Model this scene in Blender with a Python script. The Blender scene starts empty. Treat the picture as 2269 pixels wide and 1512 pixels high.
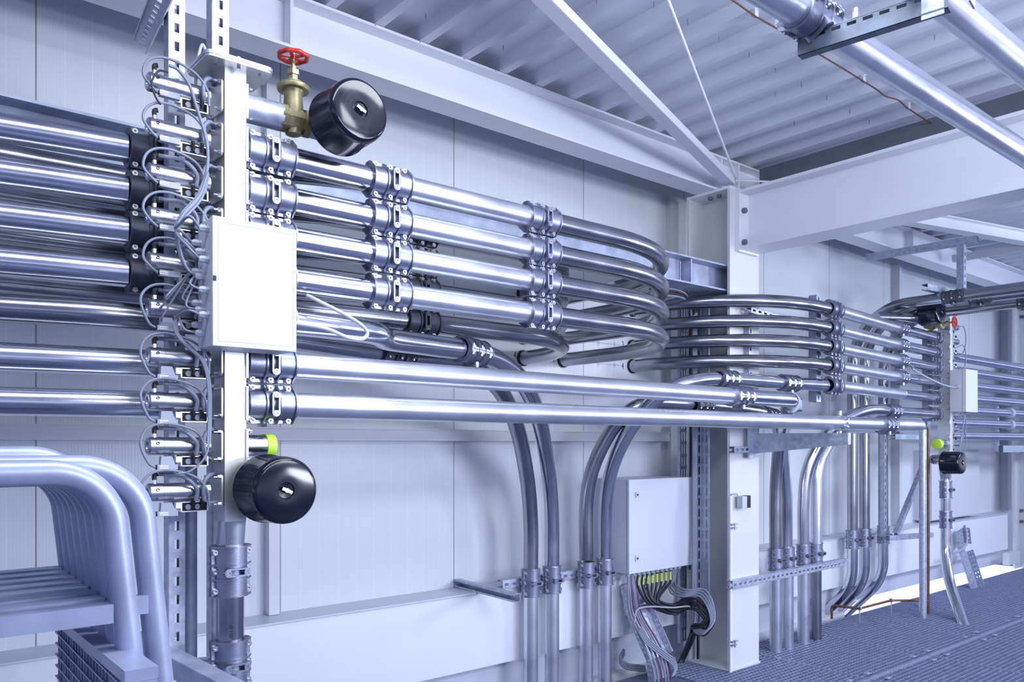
import bpy, math, random
from mathutils import Vector as V, Matrix
R = math.radians
random.seed(7)
sc = bpy.context.scene
COL = sc.collection
# ------------------------------------------------------------------ camera
YAW = math.atan2(2136, 1780)          # angle between the view axis and the wall direction (+x)
FW = V((math.cos(YAW), math.sin(YAW), 0)); RT = V((math.sin(YAW), -math.cos(YAW), 0))
CAM = V((0, 0, 1.3)); F = 1780.0; CX = 1134.5; CY = 982.0
cd = bpy.data.cameras.new('camera'); cam = bpy.data.objects.new('camera', cd); COL.objects.link(cam)
cd.sensor_width = 36; cd.lens = 36 * F / 2269; cd.shift_y = (CY - 756) / 2269; cd.clip_start = .05
cam.location = CAM; cam.rotation_euler = (R(90), 0, YAW - R(90)); sc.camera = cam
# ------------------------------------------------------------------ world, lights, exposure
w = bpy.data.worlds.new('world'); sc.world = w; w.use_nodes = True
nt = w.node_tree; nt.nodes.clear()
o = nt.nodes.new('ShaderNodeOutputWorld'); b = nt.nodes.new('ShaderNodeBackground')
tc = nt.nodes.new('ShaderNodeTexCoord'); sp = nt.nodes.new('ShaderNodeSeparateXYZ'); cr_ = nt.nodes.new('ShaderNodeValToRGB')
mr = nt.nodes.new('ShaderNodeMapRange'); mr.inputs[1].default_value = -1; mr.inputs[2].default_value = 1
nt.links.new(tc.outputs['Generated'], sp.inputs[0]); nt.links.new(sp.outputs[2], mr.inputs[0]); nt.links.new(mr.outputs[0], cr_.inputs[0])
e = cr_.color_ramp.elements
e[0].position = .0; e[0].color = (.17, .20, .42, 1); e[1].position = 1; e[1].color = (.55, .64, 1.0, 1)
for p, c in ((.44, (.12, .15, .36, 1)), (.485, (1.0, 1.05, 1.3, 1)), (.53, (.55, .63, 1.0, 1)), (.56, (.07, .09, .24, 1)), (.62, (.36, .43, .85, 1)), (.72, (.70, .80, 1.3, 1))):
    q = e.new(p); q.color = c
nt.links.new(cr_.outputs[0], b.inputs[0]); b.inputs[1].default_value = 0.75; nt.links.new(b.outputs[0], o.inputs[0])
def area(name, loc, tgt, size, power, col=(1, 1, 1), sy=None):
    l = bpy.data.lights.new(name, 'AREA'); l.energy = power; l.size = size; l.color = col
    if sy: l.shape = 'RECTANGLE'; l.size_y = sy
    ob = bpy.data.objects.new(name, l); COL.objects.link(ob); ob.location = loc
    ob.rotation_euler = (V(tgt) - V(loc)).to_track_quat('-Z', 'Y').to_euler(); return ob
area('work_lamp', (5.6, .1, 1.9), (3.2, 3.2, 1.3), .35, 21, (.92, .94, 1))
area('roof_fill', (1.6, .45, 2.55), (3.1, 3.0, 2.45), .5, 9, (.90, .93, 1))  # added out of view to brighten the girder and column recess
area('hall_fill', (1.75, -1.1, 2.35), (1.6, 2.4, 1.7), 2.3, 42, (.86, .90, 1), .4)  # unseen near light, stretched sideways so the pipes mirror it
area('roof_tube_lamp', (.95, 1.15, 2.94), (.95, 1.2, 0), 2.4, 34, (.88, .92, 1), .42)
area('hall_fill', (4.0, -2.2, 1.6), (3.2, 2.8, 2.5), 2.2, 115, (.76, .82, 1), .7)  # added fill behind the camera, never in view
area('bay_lamp', (8.0, .3, 2.2), (7.6, 2.8, 1.4), 1.8, 55, (.68, .80, 1), .5)
sn = bpy.data.lights.new('sun', 'SUN'); sn.energy = 9; sn.angle = R(2); so = bpy.data.objects.new('sun', sn); COL.objects.link(so)
so.rotation_euler = V((0, -.75, -.66)).to_track_quat('-Z', 'Y').to_euler(); so.location = (6, 8, 6)
sc.view_settings.view_transform = 'Standard'; sc.view_settings.look = 'None'
sc.view_settings.exposure = 0.42; sc.view_settings.gamma = 1; sc.view_settings.use_curve_mapping = False

# ------------------------------------------------------------------ helpers
def ray(u, v): return FW + RT * ((u - CX) / F) + V((0, 0, (CY - v) / F))
def atY(u, v, y): d = ray(u, v); return CAM + d * (y / d.y)
def atX(u, v, x): d = ray(u, v); return CAM + d * (x / d.x)
def atZ(u, v, z): d = ray(u, v); return CAM + d * ((z - 1.3) / d.z)

def mat(name, col, rough=.5, metal=0., var=.0, scale=8., bump=0., bscale=60., stretch=(1, 1, 1), coat=0., rvar=0.):
    m = bpy.data.materials.new(name); m.use_nodes = True; n = m.node_tree; bs = n.nodes['Principled BSDF']
    bs.inputs['Base Color'].default_value = (*col, 1); bs.inputs['Roughness'].default_value = rough
    bs.inputs['Metallic'].default_value = metal; bs.inputs['Coat Weight'].default_value = coat
    tcn = n.nodes.new('ShaderNodeTexCoord'); mp = n.nodes.new('ShaderNodeMapping'); mp.inputs['Scale'].default_value = stretch
    n.links.new(tcn.outputs['Object'], mp.inputs[0])
    nz = n.nodes.new('ShaderNodeTexNoise'); nz.inputs['Scale'].default_value = scale; nz.inputs['Detail'].default_value = 5
    n.links.new(mp.outputs[0], nz.inputs['Vector'])
    if var or not bump:
        rp = n.nodes.new('ShaderNodeValToRGB'); v_ = max(var, .02)
        rp.color_ramp.elements[0].position = .3; rp.color_ramp.elements[1].position = .7
        rp.color_ramp.elements[0].color = (*[c * (1 - v_) for c in col], 1); rp.color_ramp.elements[1].color = (*[min(1, c * (1 + v_)) for c in col], 1)
        n.links.new(nz.outputs['Fac'], rp.inputs[0]); n.links.new(rp.outputs[0], bs.inputs['Base Color'])
    if rvar:
        mr = n.nodes.new('ShaderNodeMapRange'); mr.inputs[3].default_value = max(.02, rough - rvar); mr.inputs[4].default_value = rough + rvar
        n.links.new(nz.outputs['Fac'], mr.inputs[0]); n.links.new(mr.outputs[0], bs.inputs['Roughness'])
    if bump:
        nb = n.nodes.new('ShaderNodeTexNoise'); nb.inputs['Scale'].default_value = bscale; n.links.new(mp.outputs[0], nb.inputs['Vector'])
        bp = n.nodes.new('ShaderNodeBump'); bp.inputs['Strength'].default_value = bump; bp.inputs['Distance'].default_value = .002
        n.links.new(nb.outputs['Fac'], bp.inputs['Height']); n.links.new(bp.outputs[0], bs.inputs['Normal'])
    return m
M = dict(
 paint=mat('white_paint', (.76, .78, .84), .42, var=.02, scale=3),
 paint2=mat('cream_paint', (.62, .635, .67), .45, var=.03, scale=3),
 kick=mat('kick_panel_paint', (.72, .75, .80), .4, var=.02, scale=2),
 dark=mat('dark_grey_paint', (.13, .15, .19), .55, var=.1),
 deck=mat('deck_coating', (.60, .63, .72), .36, .0, var=.04, scale=2),
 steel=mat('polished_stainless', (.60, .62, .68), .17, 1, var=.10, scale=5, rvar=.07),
 darksteel=mat('bent_and_shaded_stainless', (.36, .37, .41), .22, 1, var=.12, scale=6, rvar=.08),  # bends are darker steel; on rear pipes it puts shade into the colour
 brushed=mat('brushed_pipe', (.68, .70, .78), .22, 1, var=.06, scale=5, rvar=.07),
 alu=mat('drawn_aluminium', (.70, .72, .80), .30, .92, var=.06, scale=6, rvar=.1),
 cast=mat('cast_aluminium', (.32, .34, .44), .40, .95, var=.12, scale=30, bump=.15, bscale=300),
 castshade=mat('shaded_cast_aluminium', (.13, .14, .18), .45, .8, var=.15, scale=30),  # same casting as cast, with the shadow on it put into the colour
 chrome=mat('bright_screw', (.66, .67, .71), .26, 1, var=.04),
 zinc=mat('zinc_plated', (.80, .80, .78), .36, .85, var=.05, scale=20),
 galv=mat('galvanised', (.46, .50, .62), .45, .6, var=.22, scale=40, rvar=.1),
 galvblue=mat('galvanised_beam', (.36, .41, .54), .48, .4, var=.2, scale=14),
 nickel=mat('nickel_cylinder', (.55, .57, .63), .28, 1, var=.06, scale=25),
 black=mat('black_plastic', (.012, .013, .02), .5, var=.1),
 gloss=mat('black_gloss', (.006, .007, .018), .13, var=.1),
 brass=mat('raw_brass', (.34, .30, .17), .42, .7, var=.25, scale=40, bump=.2, bscale=200),
 red=mat('red_enamel', (.52, .035, .02), .35, var=.2, scale=30),
 lime=mat('lime_plastic', (.50, .78, .06), .45, var=.03),
 cable=mat('grey_cable', (.22, .25, .33), .45, var=.05),
 cablel=mat('pale_cable', (.50, .53, .60), .45, var=.05),
 cableb=mat('black_cable', (.020, .021, .03), .4, var=.05),
 violet=mat('violet_cable', (.13, .05, .15), .45, var=.05),
 ygreen=mat('marker_sleeve', (.45, .55, .10), .5, var=.1),
 plastic=mat('grey_plastic', (.34, .37, .45), .5, var=.06),
 gland=mat('pale_gland', (.50, .54, .62), .4, var=.05),
 box=mat('box_lacquer', (.58, .60, .65), .38, var=.01, scale=2),
 cab=mat('cabinet_lacquer', (.58, .61, .70), .4, bump=.1, bscale=400),
 label=mat('white_label', (.80, .80, .80), .5, var=.05),
 ink=mat('black_ink', (.01, .01, .015), .6, var=.05),
 copper=mat('copper_pipe', (.20, .10, .075), .5, .6, var=.3, scale=30),
 grate=mat('galvanised_grating', (.34, .39, .54), .45, .6, var=.15, scale=20),
 frame=mat('zinc_trolley_tube', (.34, .39, .54), .40, .35, var=.12, scale=12),
 under=mat('under_slab', (.10, .12, .20), .8, var=.15, scale=4),
 galvdark=mat('dark_galvanised', (.12, .15, .20), .5, .5, var=.3, scale=25),  # dark zinc for the bracket, toned down against the lamp close by
 wire=mat('brown_wire', (.10, .055, .04), .5, var=.1),
)

class MB:
    """collects shapes, then links them as one mesh object"""
    def __init__(s): s.v = []; s.f = []
    def add(s, vs, fs):
        n = len(s.v); s.v += [V(a) for a in vs]; s.f += [[i + n for i in f] for f in fs]; return s
    def box(s, a, b_):
        x0, y0, z0 = a; x1, y1, z1 = b_
        return s.add([(x0,y0,z0),(x1,y0,z0),(x1,y1,z0),(x0,y1,z0),(x0,y0,z1),(x1,y0,z1),(x1,y1,z1),(x0,y1,z1)],
                     [(0,3,2,1),(4,5,6,7),(0,1,5,4),(1,2,6,5),(2,3,7,6),(3,0,4,7)])
    def cbox(s, c, d): return s.box([c[i] - d[i] / 2 for i in range(3)], [c[i] + d[i] / 2 for i in range(3)])
    def obox(s, p0, p1, wd, ht, up=(0, 0, 1)):
        p0, p1 = V(p0), V(p1); d = (p1 - p0).normalized(); a = d.cross(V(up)).normalized(); u = a.cross(d).normalized()
        vs = [p + a * (wd / 2 * i) + u * (ht / 2 * j) for p in (p0, p1) for i, j in ((-1,-1),(1,-1),(1,1),(-1,1))]
        return s.add(vs, [(0,1,2,3)[::-1],(4,5,6,7),(0,1,5,4),(1,2,6,5),(2,3,7,6),(3,0,4,7)][0:6])
    def tube(s, pts, r, n=16, caps=True, rf=None):
        pts = [V(p) for p in pts]; rings = []; T0 = None; nrm = None
        for i, p in enumerate(pts):
            T = ((pts[min(i+1, len(pts)-1)] - pts[max(i-1, 0)])).normalized()
            if nrm is None:
                nrm = T.cross(V((0, 0, 1)));
                if nrm.length < .05: nrm = T.cross(V((0, 1, 0)))
                nrm.normalize()
            else: nrm = (nrm - T * nrm.dot(T)).normalized()
            bn = T.cross(nrm); rr = rf(i) if rf else r
            rings.append([p + (nrm * math.cos(2*math.pi*k/n) + bn * math.sin(2*math.pi*k/n)) * rr for k in range(n)])
        vs = [q for rg in rings for q in rg]; fs = []
        for i in range(len(rings) - 1):
            for k in range(n):
                a = i*n + k; b2 = i*n + (k+1) % n; fs.append((a, b2, b2 + n, a + n))
        if caps: fs.append(tuple(range(n))[::-1]); fs.append(tuple((len(rings)-1)*n + k for k in range(n)))
        return s.add(vs, fs)
    def cyl(s, p0, p1, r, n=20, r1=None): return s.tube([p0, p1], r, n, True, (lambda i: r if i == 0 else (r if r1 is None else r1)))
    def prism(s, poly, d):                      # poly: list of 3-d points, d: extrusion vector
        n = len(poly); d = V(d); vs = [V(p) for p in poly] + [V(p) + d for p in poly]
        return s.add(vs, [tuple(range(n))[::-1], tuple(range(n, 2*n))] + [(k, (k+1) % n, (k+1) % n + n, k + n) for k in range(n)])
    def lathe(s, o_, ax, prof, n=28):           # prof: list of (distance along axis, radius)
        ax = V(ax).normalized(); a = ax.cross(V((0, 0, 1)))
        if a.length < .05: a = ax.cross(V((0, 1, 0)))
        a.normalize(); b2 = ax.cross(a); o_ = V(o_); vs = []; fs = []
        for h, r in prof: vs += [o_ + ax*h + (a*math.cos(2*math.pi*k/n) + b2*math.sin(2*math.pi*k/n)) * max(r, .0001) for k in range(n)]
        for i in range(len(prof)-1):
            for k in range(n): fs.append((i*n+k, i*n+(k+1)%n, (i+1)*n+(k+1)%n, (i+1)*n+k))
        fs.append(tuple(range(n))[::-1]); fs.append(tuple((len(prof)-1)*n+k for k in range(n)))
        return s.add(vs, fs)
    def ring(s, o_, ax, r0, r1, h, n=24):       # flat washer / tube wall
        ax = V(ax).normalized(); a = ax.cross(V((0, 0, 1)))
        if a.length < .05: a = ax.cross(V((0, 1, 0)))
        a.normalize(); b2 = ax.cross(a); o_ = V(o_); vs = []
        for hh, rr in ((0, r0), (0, r1), (h, r1), (h, r0)):
            vs += [o_ + ax*hh + (a*math.cos(2*math.pi*k/n) + b2*math.sin(2*math.pi*k/n)) * rr for k in range(n)]
        return s.add(vs, [(i*n+k, i*n+(k+1)%n, ((i+1)%4)*n+(k+1)%n, ((i+1)%4)*n+k) for i in range(4) for k in range(n)])
    def slotted(s, o_, L, W, Ld, Wd, sl, sw, pitch, cols=1, t=.002, off=None):
        """perforated strip: L,W unit directions; real slots"""
        L, W = V(L), V(W); N = L.cross(W); o_ = V(o_)
        def bx(l0, l1, w0, w1):
            vs = [o_ + L*l + W*w_ + N*n_ for n_ in (-t/2, t/2) for l, w_ in ((l0,w0),(l1,w0),(l1,w1),(l0,w1))]
            s.add(vs, [(0,3,2,1),(4,5,6,7),(0,1,5,4),(1,2,6,5),(2,3,7,6),(3,0,4,7)])
        gap = (Wd - cols*sw) / (cols + 1)
        for c in range(cols + 1): bx(0, Ld, c*(gap+sw), c*(gap+sw) + gap)
        nn = int(Ld / pitch)
        for c in range(cols):
            w0 = gap + c*(gap+sw); prev = 0
            for k in range(nn):
                a = k*pitch + (pitch - sl)/2; bx(prev, a, w0, w0+sw); prev = a + sl
            bx(prev, Ld, w0, w0+sw)
        return s
    def strut(s, p0, p1, face, sz=.041, slots=True, depth=None):
        """C-channel from p0 to p1; 'face' = direction the slotted web looks to"""
        p0, p1 = V(p0), V(p1); L = p1 - p0; Ln = L.length; L.normalize(); N = V(face).normalized(); W = L.cross(N).normalized(); dp = depth or sz
        if slots: s.slotted(p0 - W*sz/2 + N*dp/2, L, W, Ln, sz, .025, .012, .05, 1, .0025)
        else: s.obox(p0 + N*dp/2, p1 + N*dp/2, sz, .0025, N)
        for sg in (-1, 1):
            s.obox(p0 + W*sg*sz/2, p1 + W*sg*sz/2, .0025, dp, N)
            s.obox(p0 + W*sg*(sz/2-.004) - N*dp/2, p1 + W*sg*(sz/2-.004) - N*dp/2, .008, .0025, N)
        return s
    def build(s, name, m, parent=None, origin=None, sharp=35):
        if origin is None: origin = V((0, 0, 0))
        origin = V(origin)
        me = bpy.data.meshes.new(name); me.from_pydata([tuple(p - origin) for p in s.v], [], s.f); me.materials.append(M[m] if isinstance(m, str) else m)
        me.validate(); me.update()
        for p in me.polygons: p.use_smooth = True
        me.set_sharp_from_angle(angle=R(sharp))
        ob = bpy.data.objects.new(name, me); COL.objects.link(ob)
        if parent: ob.parent = parent
        else: ob.location = origin
        return ob
def tag(o_, label, cat, group=None):
    o_['label'] = label; o_['category'] = cat
    if group: o_['group'] = group
    return o_
def thing(name, label, cat, group=None, loc=(0, 0, 0), rot=(0, 0, 0)):
    o_ = bpy.data.objects.new(name, None); COL.objects.link(o_); o_.location = loc; o_.rotation_euler = rot; o_.empty_display_size = .05
    return tag(o_, label, cat, group)
def struct(name, mb, m, parent=None):
    o_ = mb.build(name, m, parent)
    if not parent: o_['kind'] = 'structure'
    return o_
def dup(root, label, group=None, loc=None, rot=None):
    r = root.copy(); COL.objects.link(r)
    if loc is not None: r.location = loc
    if rot is not None: r.rotation_euler = rot
    r['label'] = label
    if group: r['group'] = group
    for ch in list(root.children):
        c = ch.copy(); COL.objects.link(c); c.parent = r
        for g in list(ch.children):
            d = g.copy(); COL.objects.link(d); d.parent = c
    return r
def crv(pts, n=8):                              # Catmull-Rom through the points
    pts = [V(p) for p in pts]; P = [pts[0]*2 - pts[1]] + pts + [pts[-1]*2 - pts[-2]]; out = []
    for i in range(1, len(P)-2):
        a, b2, c, d = P[i-1], P[i], P[i+1], P[i+2]
        for k in range(n):
            t = k/n; out.append(.5*((2*b2) + (c-a)*t + (2*a-5*b2+4*c-d)*t*t + (3*b2-a-3*c+d)*t**3))
    return out + [pts[-1]]
def bend(pts, rad, n=14):                       # polyline with round corners
    pts = [V(p) for p in pts]; out = [pts[0]]
    if not isinstance(rad, (list, tuple)): rad = [rad]*(len(pts)-2)
    for i in range(1, len(pts)-1):
        a = (pts[i-1]-pts[i]).normalized(); c = (pts[i+1]-pts[i]).normalized(); ang = a.angle(c)
        d = rad[i-1] / math.tan(ang/2); ctr = pts[i] + (a+c).normalized() * (rad[i-1] / math.sin(ang/2))
        s0 = pts[i] + a*d - ctr; s1 = pts[i] + c*d - ctr; th = s0.angle(s1)
        for k in range(n+1):
            t = k/n; out.append(ctr + (s0*math.sin((1-t)*th) + s1*math.sin(t*th)) / math.sin(th))
    return out + [pts[-1]]
def line(p0, p1): return [V(p0), V(p1)]
ROW = ['very top', 'topmost', 'second', 'third', 'fourth', 'fifth', 'sixth', 'seventh', 'eighth', 'lowest']
PR = .0375
def pipe(path, label, m='steel', r=PR, group=None, name='steel_pipe', cat='pipe', n=28):
    path = [V(p) for p in path]
    o_ = MB().tube(path, r, n).build(name, m, origin=path[0], sharp=50); return tag(o_, label, cat, group)
S = .1152
H = [8, 7, 6, 5.04, 4.03, 3.0, 1.92, .93, -.07, -1.1]
def zr(k): return 1.3 + H[k]*S
YA, YB, YC = 2.165, 2.36, 2.546                 # the three layers of horizontal pipe runs

# ------------------------------------------------------------------ setting
WY = 3.27
def wall_mat():
    m = bpy.data.materials.new('ribbed_wall_panel'); m.use_nodes = True; n = m.node_tree; L = n.links.new; bs = n.nodes['Principled BSDF']
    bs.inputs['Roughness'].default_value = .34
    tcn = n.nodes.new('ShaderNodeTexCoord'); sx = n.nodes.new('ShaderNodeSeparateXYZ'); L(tcn.outputs['Object'], sx.inputs[0])
    def ma(op, a, b2=None, c=None):
        x = n.nodes.new('ShaderNodeMath'); x.operation = op
        for i, q in enumerate((a, b2, c)):
            if q is None: continue
            if isinstance(q, (int, float)): x.inputs[i].default_value = q
            else: L(q, x.inputs[i])
        return x.outputs[0]
    def groove(pitch, off, wd):
        f = ma('FRACT', ma('DIVIDE', ma('SUBTRACT', sx.outputs[0], off - 20*pitch), pitch))
        return ma('LESS_THAN', ma('ABSOLUTE', ma('SUBTRACT', f, .5)), wd/pitch/2)
    seam = groove(.91, .527-.455, .005); rib = groove(.091, .527-.0455, .003); mic = ma('SINE', ma('MULTIPLY', sx.outputs[0], 2*math.pi/.0114))
    mx = n.nodes.new('ShaderNodeMix'); mx.data_type = 'RGBA'; mx.inputs[6].default_value = (.64, .67, .72, 1); mx.inputs[7].default_value = (.10, .11, .14, 1)
    L(seam, mx.inputs[0])
    mx2 = n.nodes.new('ShaderNodeMix'); mx2.data_type = 'RGBA'; L(ma('MULTIPLY', rib, .22), mx2.inputs[0]); L(mx.outputs[2], mx2.inputs[6]); mx2.inputs[7].default_value = (.95, .97, 1, 1)
    L(mx2.outputs[2], bs.inputs['Base Color'])
    h = ma('ADD', ma('MULTIPLY', mic, .12), ma('MULTIPLY', ma('ADD', rib, seam), -1)); bp = n.nodes.new('ShaderNodeBump')
    bp.inputs['Strength'].default_value = .35; bp.inputs['Distance'].default_value = .0015; L(h, bp.inputs['Height']); L(bp.outputs[0], bs.inputs['Normal'])
    return m
M['wall'] = wall_mat()
wall = struct('wall_back', MB().box((-1.8, WY, .06), (11, WY+.08, 3.4)), 'wall')
# trapezoidal roof deck
prof = []; pt = .213; x = 1.458 - 20*pt
while x < 11.5:
    prof += [(x-.042, 2.972), (x, 2.972), (x+.022, 3.02), (x+pt-.064, 3.02)]; x += pt
mb = MB(); n = len(prof); vs = []
for y in (-2.4, WY+.02): vs += [(a, y, z) for a, z in prof]
for y in (WY+.02, -2.4): vs += [(a, y, z+.003) for a, z in (prof)]
fs = []
for i in range(n-1): fs += [(i, i+n, i+n+1, i+1)]
mb.add(vs[:2*n], fs); ceil = struct('ceiling', mb, 'deck')
mb = MB().box((-2.6, -2.6, 3.2), (11.6, 3.5, 3.25)); struct('trim_1', mb, 'dark')
# near floor (out of the frame), the slab under the gratings
struct('floor', MB().box((-1.8, -2.0, -.03), (3.55, 3.0, 0)), 'under')
struct('floor_2', MB().box((3.55, -1.5, -.62), (11, 3.0, -.58)), 'under')
struct('trim_2', MB().box((-1.8, 3.02, -.9), (6.0, 3.30, -.16)), 'under')  # dark slab added below the wall gap to stand for its shade
# sheet metal duct along the foot of the wall, ledge below it
mb = MB().box((-1.8, 3.10, .205), (9.26, WY, .572)); k1 = struct('baseboard_back', mb, 'kick')
struct('trim_3', MB().box((-1.8, 3.15, -.16), (6.0, WY+.05, -.02)), 'paint2')
struct('trim_4', MB().box((-1.8, 3.20, -.02), (6.0, WY, .205)), 'cab'); struct('trim_12', MB().box((6.0, 3.20, .035), (9.5, WY, .205)), 'cab')
struct('ground', MB().box((-2, 3.42, -1.0), (16, 14, -.9)), 'kick')
struct('trim_5', MB().box((-1.8, 3.085, .572), (9.26, WY, .578)), 'cab')
# horizontal wall rails
mb = MB().box((-1.8, 3.21, 1.31), (3.95, WY, 1.365)); mb.box((-1.8, 3.205, 1.36), (3.95, WY, 1.366)); struct('trim_6', mb, 'paint2')
# vertical cover profiles
a = atY(600, 1200, 3.25)
struct('trim_7', MB().box((a.x-.02, 3.22, .58), (a.x+.025, WY, 1.31)), 'paint2')
struct('trim_8', MB().box((a.x-.03, 3.22, 1.36), (a.x+.015, WY, 2.8)), 'paint2')
for i, (u, wd) in enumerate(((1984, .06), (2226, .10))):
    a = atY(u, 700, 3.25); struct('trim_%d' % (9+i), MB().box((a.x-wd/2, 3.2, .58), (a.x+wd/2, WY, 2.85)), 'paint2')
struct('trim_11', MB().box((3.99, 3.23, .58), (4.14, WY, 2.85)), 'paint2')
# painted marks on the wall: row numbers and measuring lines
def text(s_, size, m, parent, name, mtx):
    c = bpy.data.curves.new(name, 'FONT'); c.body = s_; c.size = size; c.extrude = .0003; c.align_x = 'CENTER'; c.align_y = 'CENTER'
    t = bpy.data.objects.new(name, c); COL.objects.link(t); t.matrix_world = mtx
    dg = bpy.context.evaluated_depsgraph_get(); me = bpy.data.meshes.new_from_object(t.evaluated_get(dg)); bpy.data.objects.remove(t)
    ob = bpy.data.objects.new(name, me); COL.objects.link(ob); me.materials.clear(); me.materials.append(M[m]); ob.parent = parent
    ob.matrix_basis = mtx; return ob
FRONT = Matrix.Rotation(R(90), 4, 'X')
for s_, u, v in (('3', 1225, 749), ('4', 1226, 797), ('3', 1380, 765), ('4', 1380, 812), ('4', 1141, 788)):
    p = atY(u, v, WY-.0008); text(s_, .058, 'ink', wall, 'row_number', Matrix.Translation(p) @ FRONT @ Matrix.Diagonal((.62, 1, 1, 1)))
for u0, u1, v0, v1 in ((1205, 1220, 747, 748), (1232, 1238, 749, 750), (1212, 1220, 795, 796), (1310, 1376, 758, 768), (1325, 1376, 806, 811)):
    a, c = atY(u0, v0, WY-.0008), atY(u1, v1, WY-.0008); c.z = a.z; MB().obox(a, c, .0006, .0014).build('marking_line', 'ink', wall)
for u, v in ((1208, 747), (1208, 800), (1324, 761), (1327, 761), (1360, 764), (1363, 764), (1324, 808), (1327, 808), (1360, 810), (1363, 810)):
    a = atY(u, v-5, WY-.0008); c = a.copy(); c.z -= .026; MB().obox(a, c, .0014, .0006, (0, 1, 0)).build('marking_line', 'ink', wall)

# ------------------------------------------------------------------ white building frame
def ibeam(mb, p0, p1, h, wd, tf, tw):
    p0, p1 = V(p0), V(p1); u = V((0, 0, 1))
    mb.obox(p0, p1, tw, h - 2*tf + .002); mb.obox(p0 + u*(h-tf)/2, p1 + u*(h-tf)/2, wd, tf); mb.obox(p0 - u*(h-tf)/2, p1 - u*(h-tf)/2, wd, tf); return mb
g = thing('roof_girder', 'long white steel girder running along the top of the wall under the roof deck', 'beam', loc=(4, 2.88, 2.87))
mb = ibeam(MB(), (-1.8, 2.88, 2.868), (10.5, 2.88, 2.868), .205, .14, .011, .008); mb.build('girder_beam', 'paint', g, (4, 2.88, 2.87))
for x_ in (atY(643, 60, 2.83).x, 3.94, 4.11, atY(2020, 560, 2.83).x):
    MB().box((x_-.006, 2.815, 2.776), (x_+.006, 2.876, 2.96)).build('stiffener', 'paint', g, (4, 2.88, 2.87))
for u, v in ((831, 106), (930, 138), (1028, 170), (1098, 201), (1178, 233), (1385, 310), (1502, 352), (1557, 374)):
    a = atY(u, v, 2.812); a.z = 2.9665; MB().cyl(a + V((0, -.002, 0)), a + V((0, .002, 0)), .003, 8).build('rivet', 'dark', g, (4, 2.88, 2.87))
# column: flanges face the camera wall side, web between
c0, c1 = 3.878, 4.166
cl = thing('steel_column', 'white H-section steel column standing on the floor beside the wall cabinet', 'column', loc=(4.02, 2.87, 0))
mb = MB().box((c0, 2.717, 0), (c1, 2.735, 2.7519)); mb.box((c0, 3.004, 0), (c1, 3.022, 2.7519)); mb.box((4.016, 2.735, 0), (4.028, 3.004, 2.7519))
mb.build('column_profile', 'paint2', cl, (4.02, 2.87, 0))
MB().box((c0, 2.717, 2.752), (c1, 3.022, 2.766)).build('head_plate', 'paint', cl, (4.02, 2.87, 0))
MB().box((c0-.004, 2.71, -.01), (c1+.004, 3.03, .010)).build('base_plate', 'paint2', cl, (4.02, 2.87, 0))
for u, v, yy in ((1546, 535, 2.96),):
    a = atX(u, v, 4.012); MB().cyl(a, a - V((.02, 0, 0)), .013, 6).build('bolt', 'galv', cl, (4.02, 2.87, 0))
a = atX(1548, 1444, 4.012); MB().cyl((4.012, a.y, .12), (3.975, a.y, .12), .022, 16).build('bolt', 'galv', cl, (4.02, 2.87, 0))
for dy in (.1, .16): MB().cyl((3.94, 2.735+dy, 2.752), (3.94, 2.735+dy, 2.735), .014, 6).build('bolt', 'dark', cl, (4.02, 2.87, 0))
# heavy cross beam, from the column towards the camera side
bm_ = thing('cross_beam', 'deep white steel cross beam bolted to the front of the column, passing over the hall', 'beam', loc=(4.02, 1.3, 2.56))
mb = MB(); mb.box((3.93, -2.2, 2.728), (4.125, 2.69, 2.745)); mb.box((3.93, -2.2, 2.405), (4.125, 2.69, 2.422)); mb.box((4.020, -2.2, 2.422), (4.034, 2.69, 2.728))
mb.build('beam_profile', 'paint', bm_, (4.02, 1.3, 2.56)); MB().box((3.93, 2.69, 2.395), (4.125, 2.716, 2.755)).build('end_plate', 'paint', bm_, (4.02, 1.3, 2.56))
for z_ in (2.63, 2.45): MB().cyl((3.965, 2.69, z_), (3.965, 2.668, z_), .016, 6).build('bolt', 'dark', bm_, (4.02, 1.3, 2.56))
# joint flashing above the cross beam
tag(MB().box((4.30, -2.2, 2.80), (4.31, 2.80, 2.972)).build('roof_flashing', 'dark', origin=(4.3, .3, 2.9)), 'dark grey joint flashing strip hanging under the roof deck behind the cross beam', 'flashing')
# diagonal wind braces
a = V((3.93, 2.76, 2.79)); c = atZ(1200, 0, 2.885); c = a + (c-a)*1.25
mb = MB().obox(a, c, .062, .005); mb.obox(a + V((.008, -.03, .018)), c + V((.008, -.03, .018)), .005, .04)
tag(mb.build('diagonal_brace', 'paint', origin=a), 'flat white diagonal brace running from the column head up across the roof', 'brace')
a = V((3.97, 2.74, 2.83)); c = atZ(1480, 0, 2.90); c = a + (c-a)*1.2
tag(MB().cyl(a, c, .007, 10).build('tie_rod', 'paint', origin=a), 'thin white tie rod stretched from the column head across the corrugated roof', 'rod')
a = V((4.02, 2.78, 2.84)); c = V((4.9, 2.3, 2.87))
tag(MB().cyl(a, c, .005, 10).build('tie_rod', 'paint', origin=a), 'short white tie rod disappearing behind the cross beam at the column head', 'rod')
a = V((4.2, 2.72, 2.80)); c = atZ(2269, 527, 2.86); c = a + (c-a)*1.4
tag(ibeam(MB(), a, c, .09, .09, .008, .006).build('diagonal_brace', 'paint', origin=a), 'white diagonal brace beyond the cross beam, running out to the right picture edge', 'brace')
a = atY(2112, 574, 2.79); c = a + V((.05, -2.2, 0))
tag(MB().obox(a, c, .05, .055).build('roof_purlin', 'paint2', origin=a), 'slim white purlin fixed to the girder beyond the cross beam', 'beam')
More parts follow.
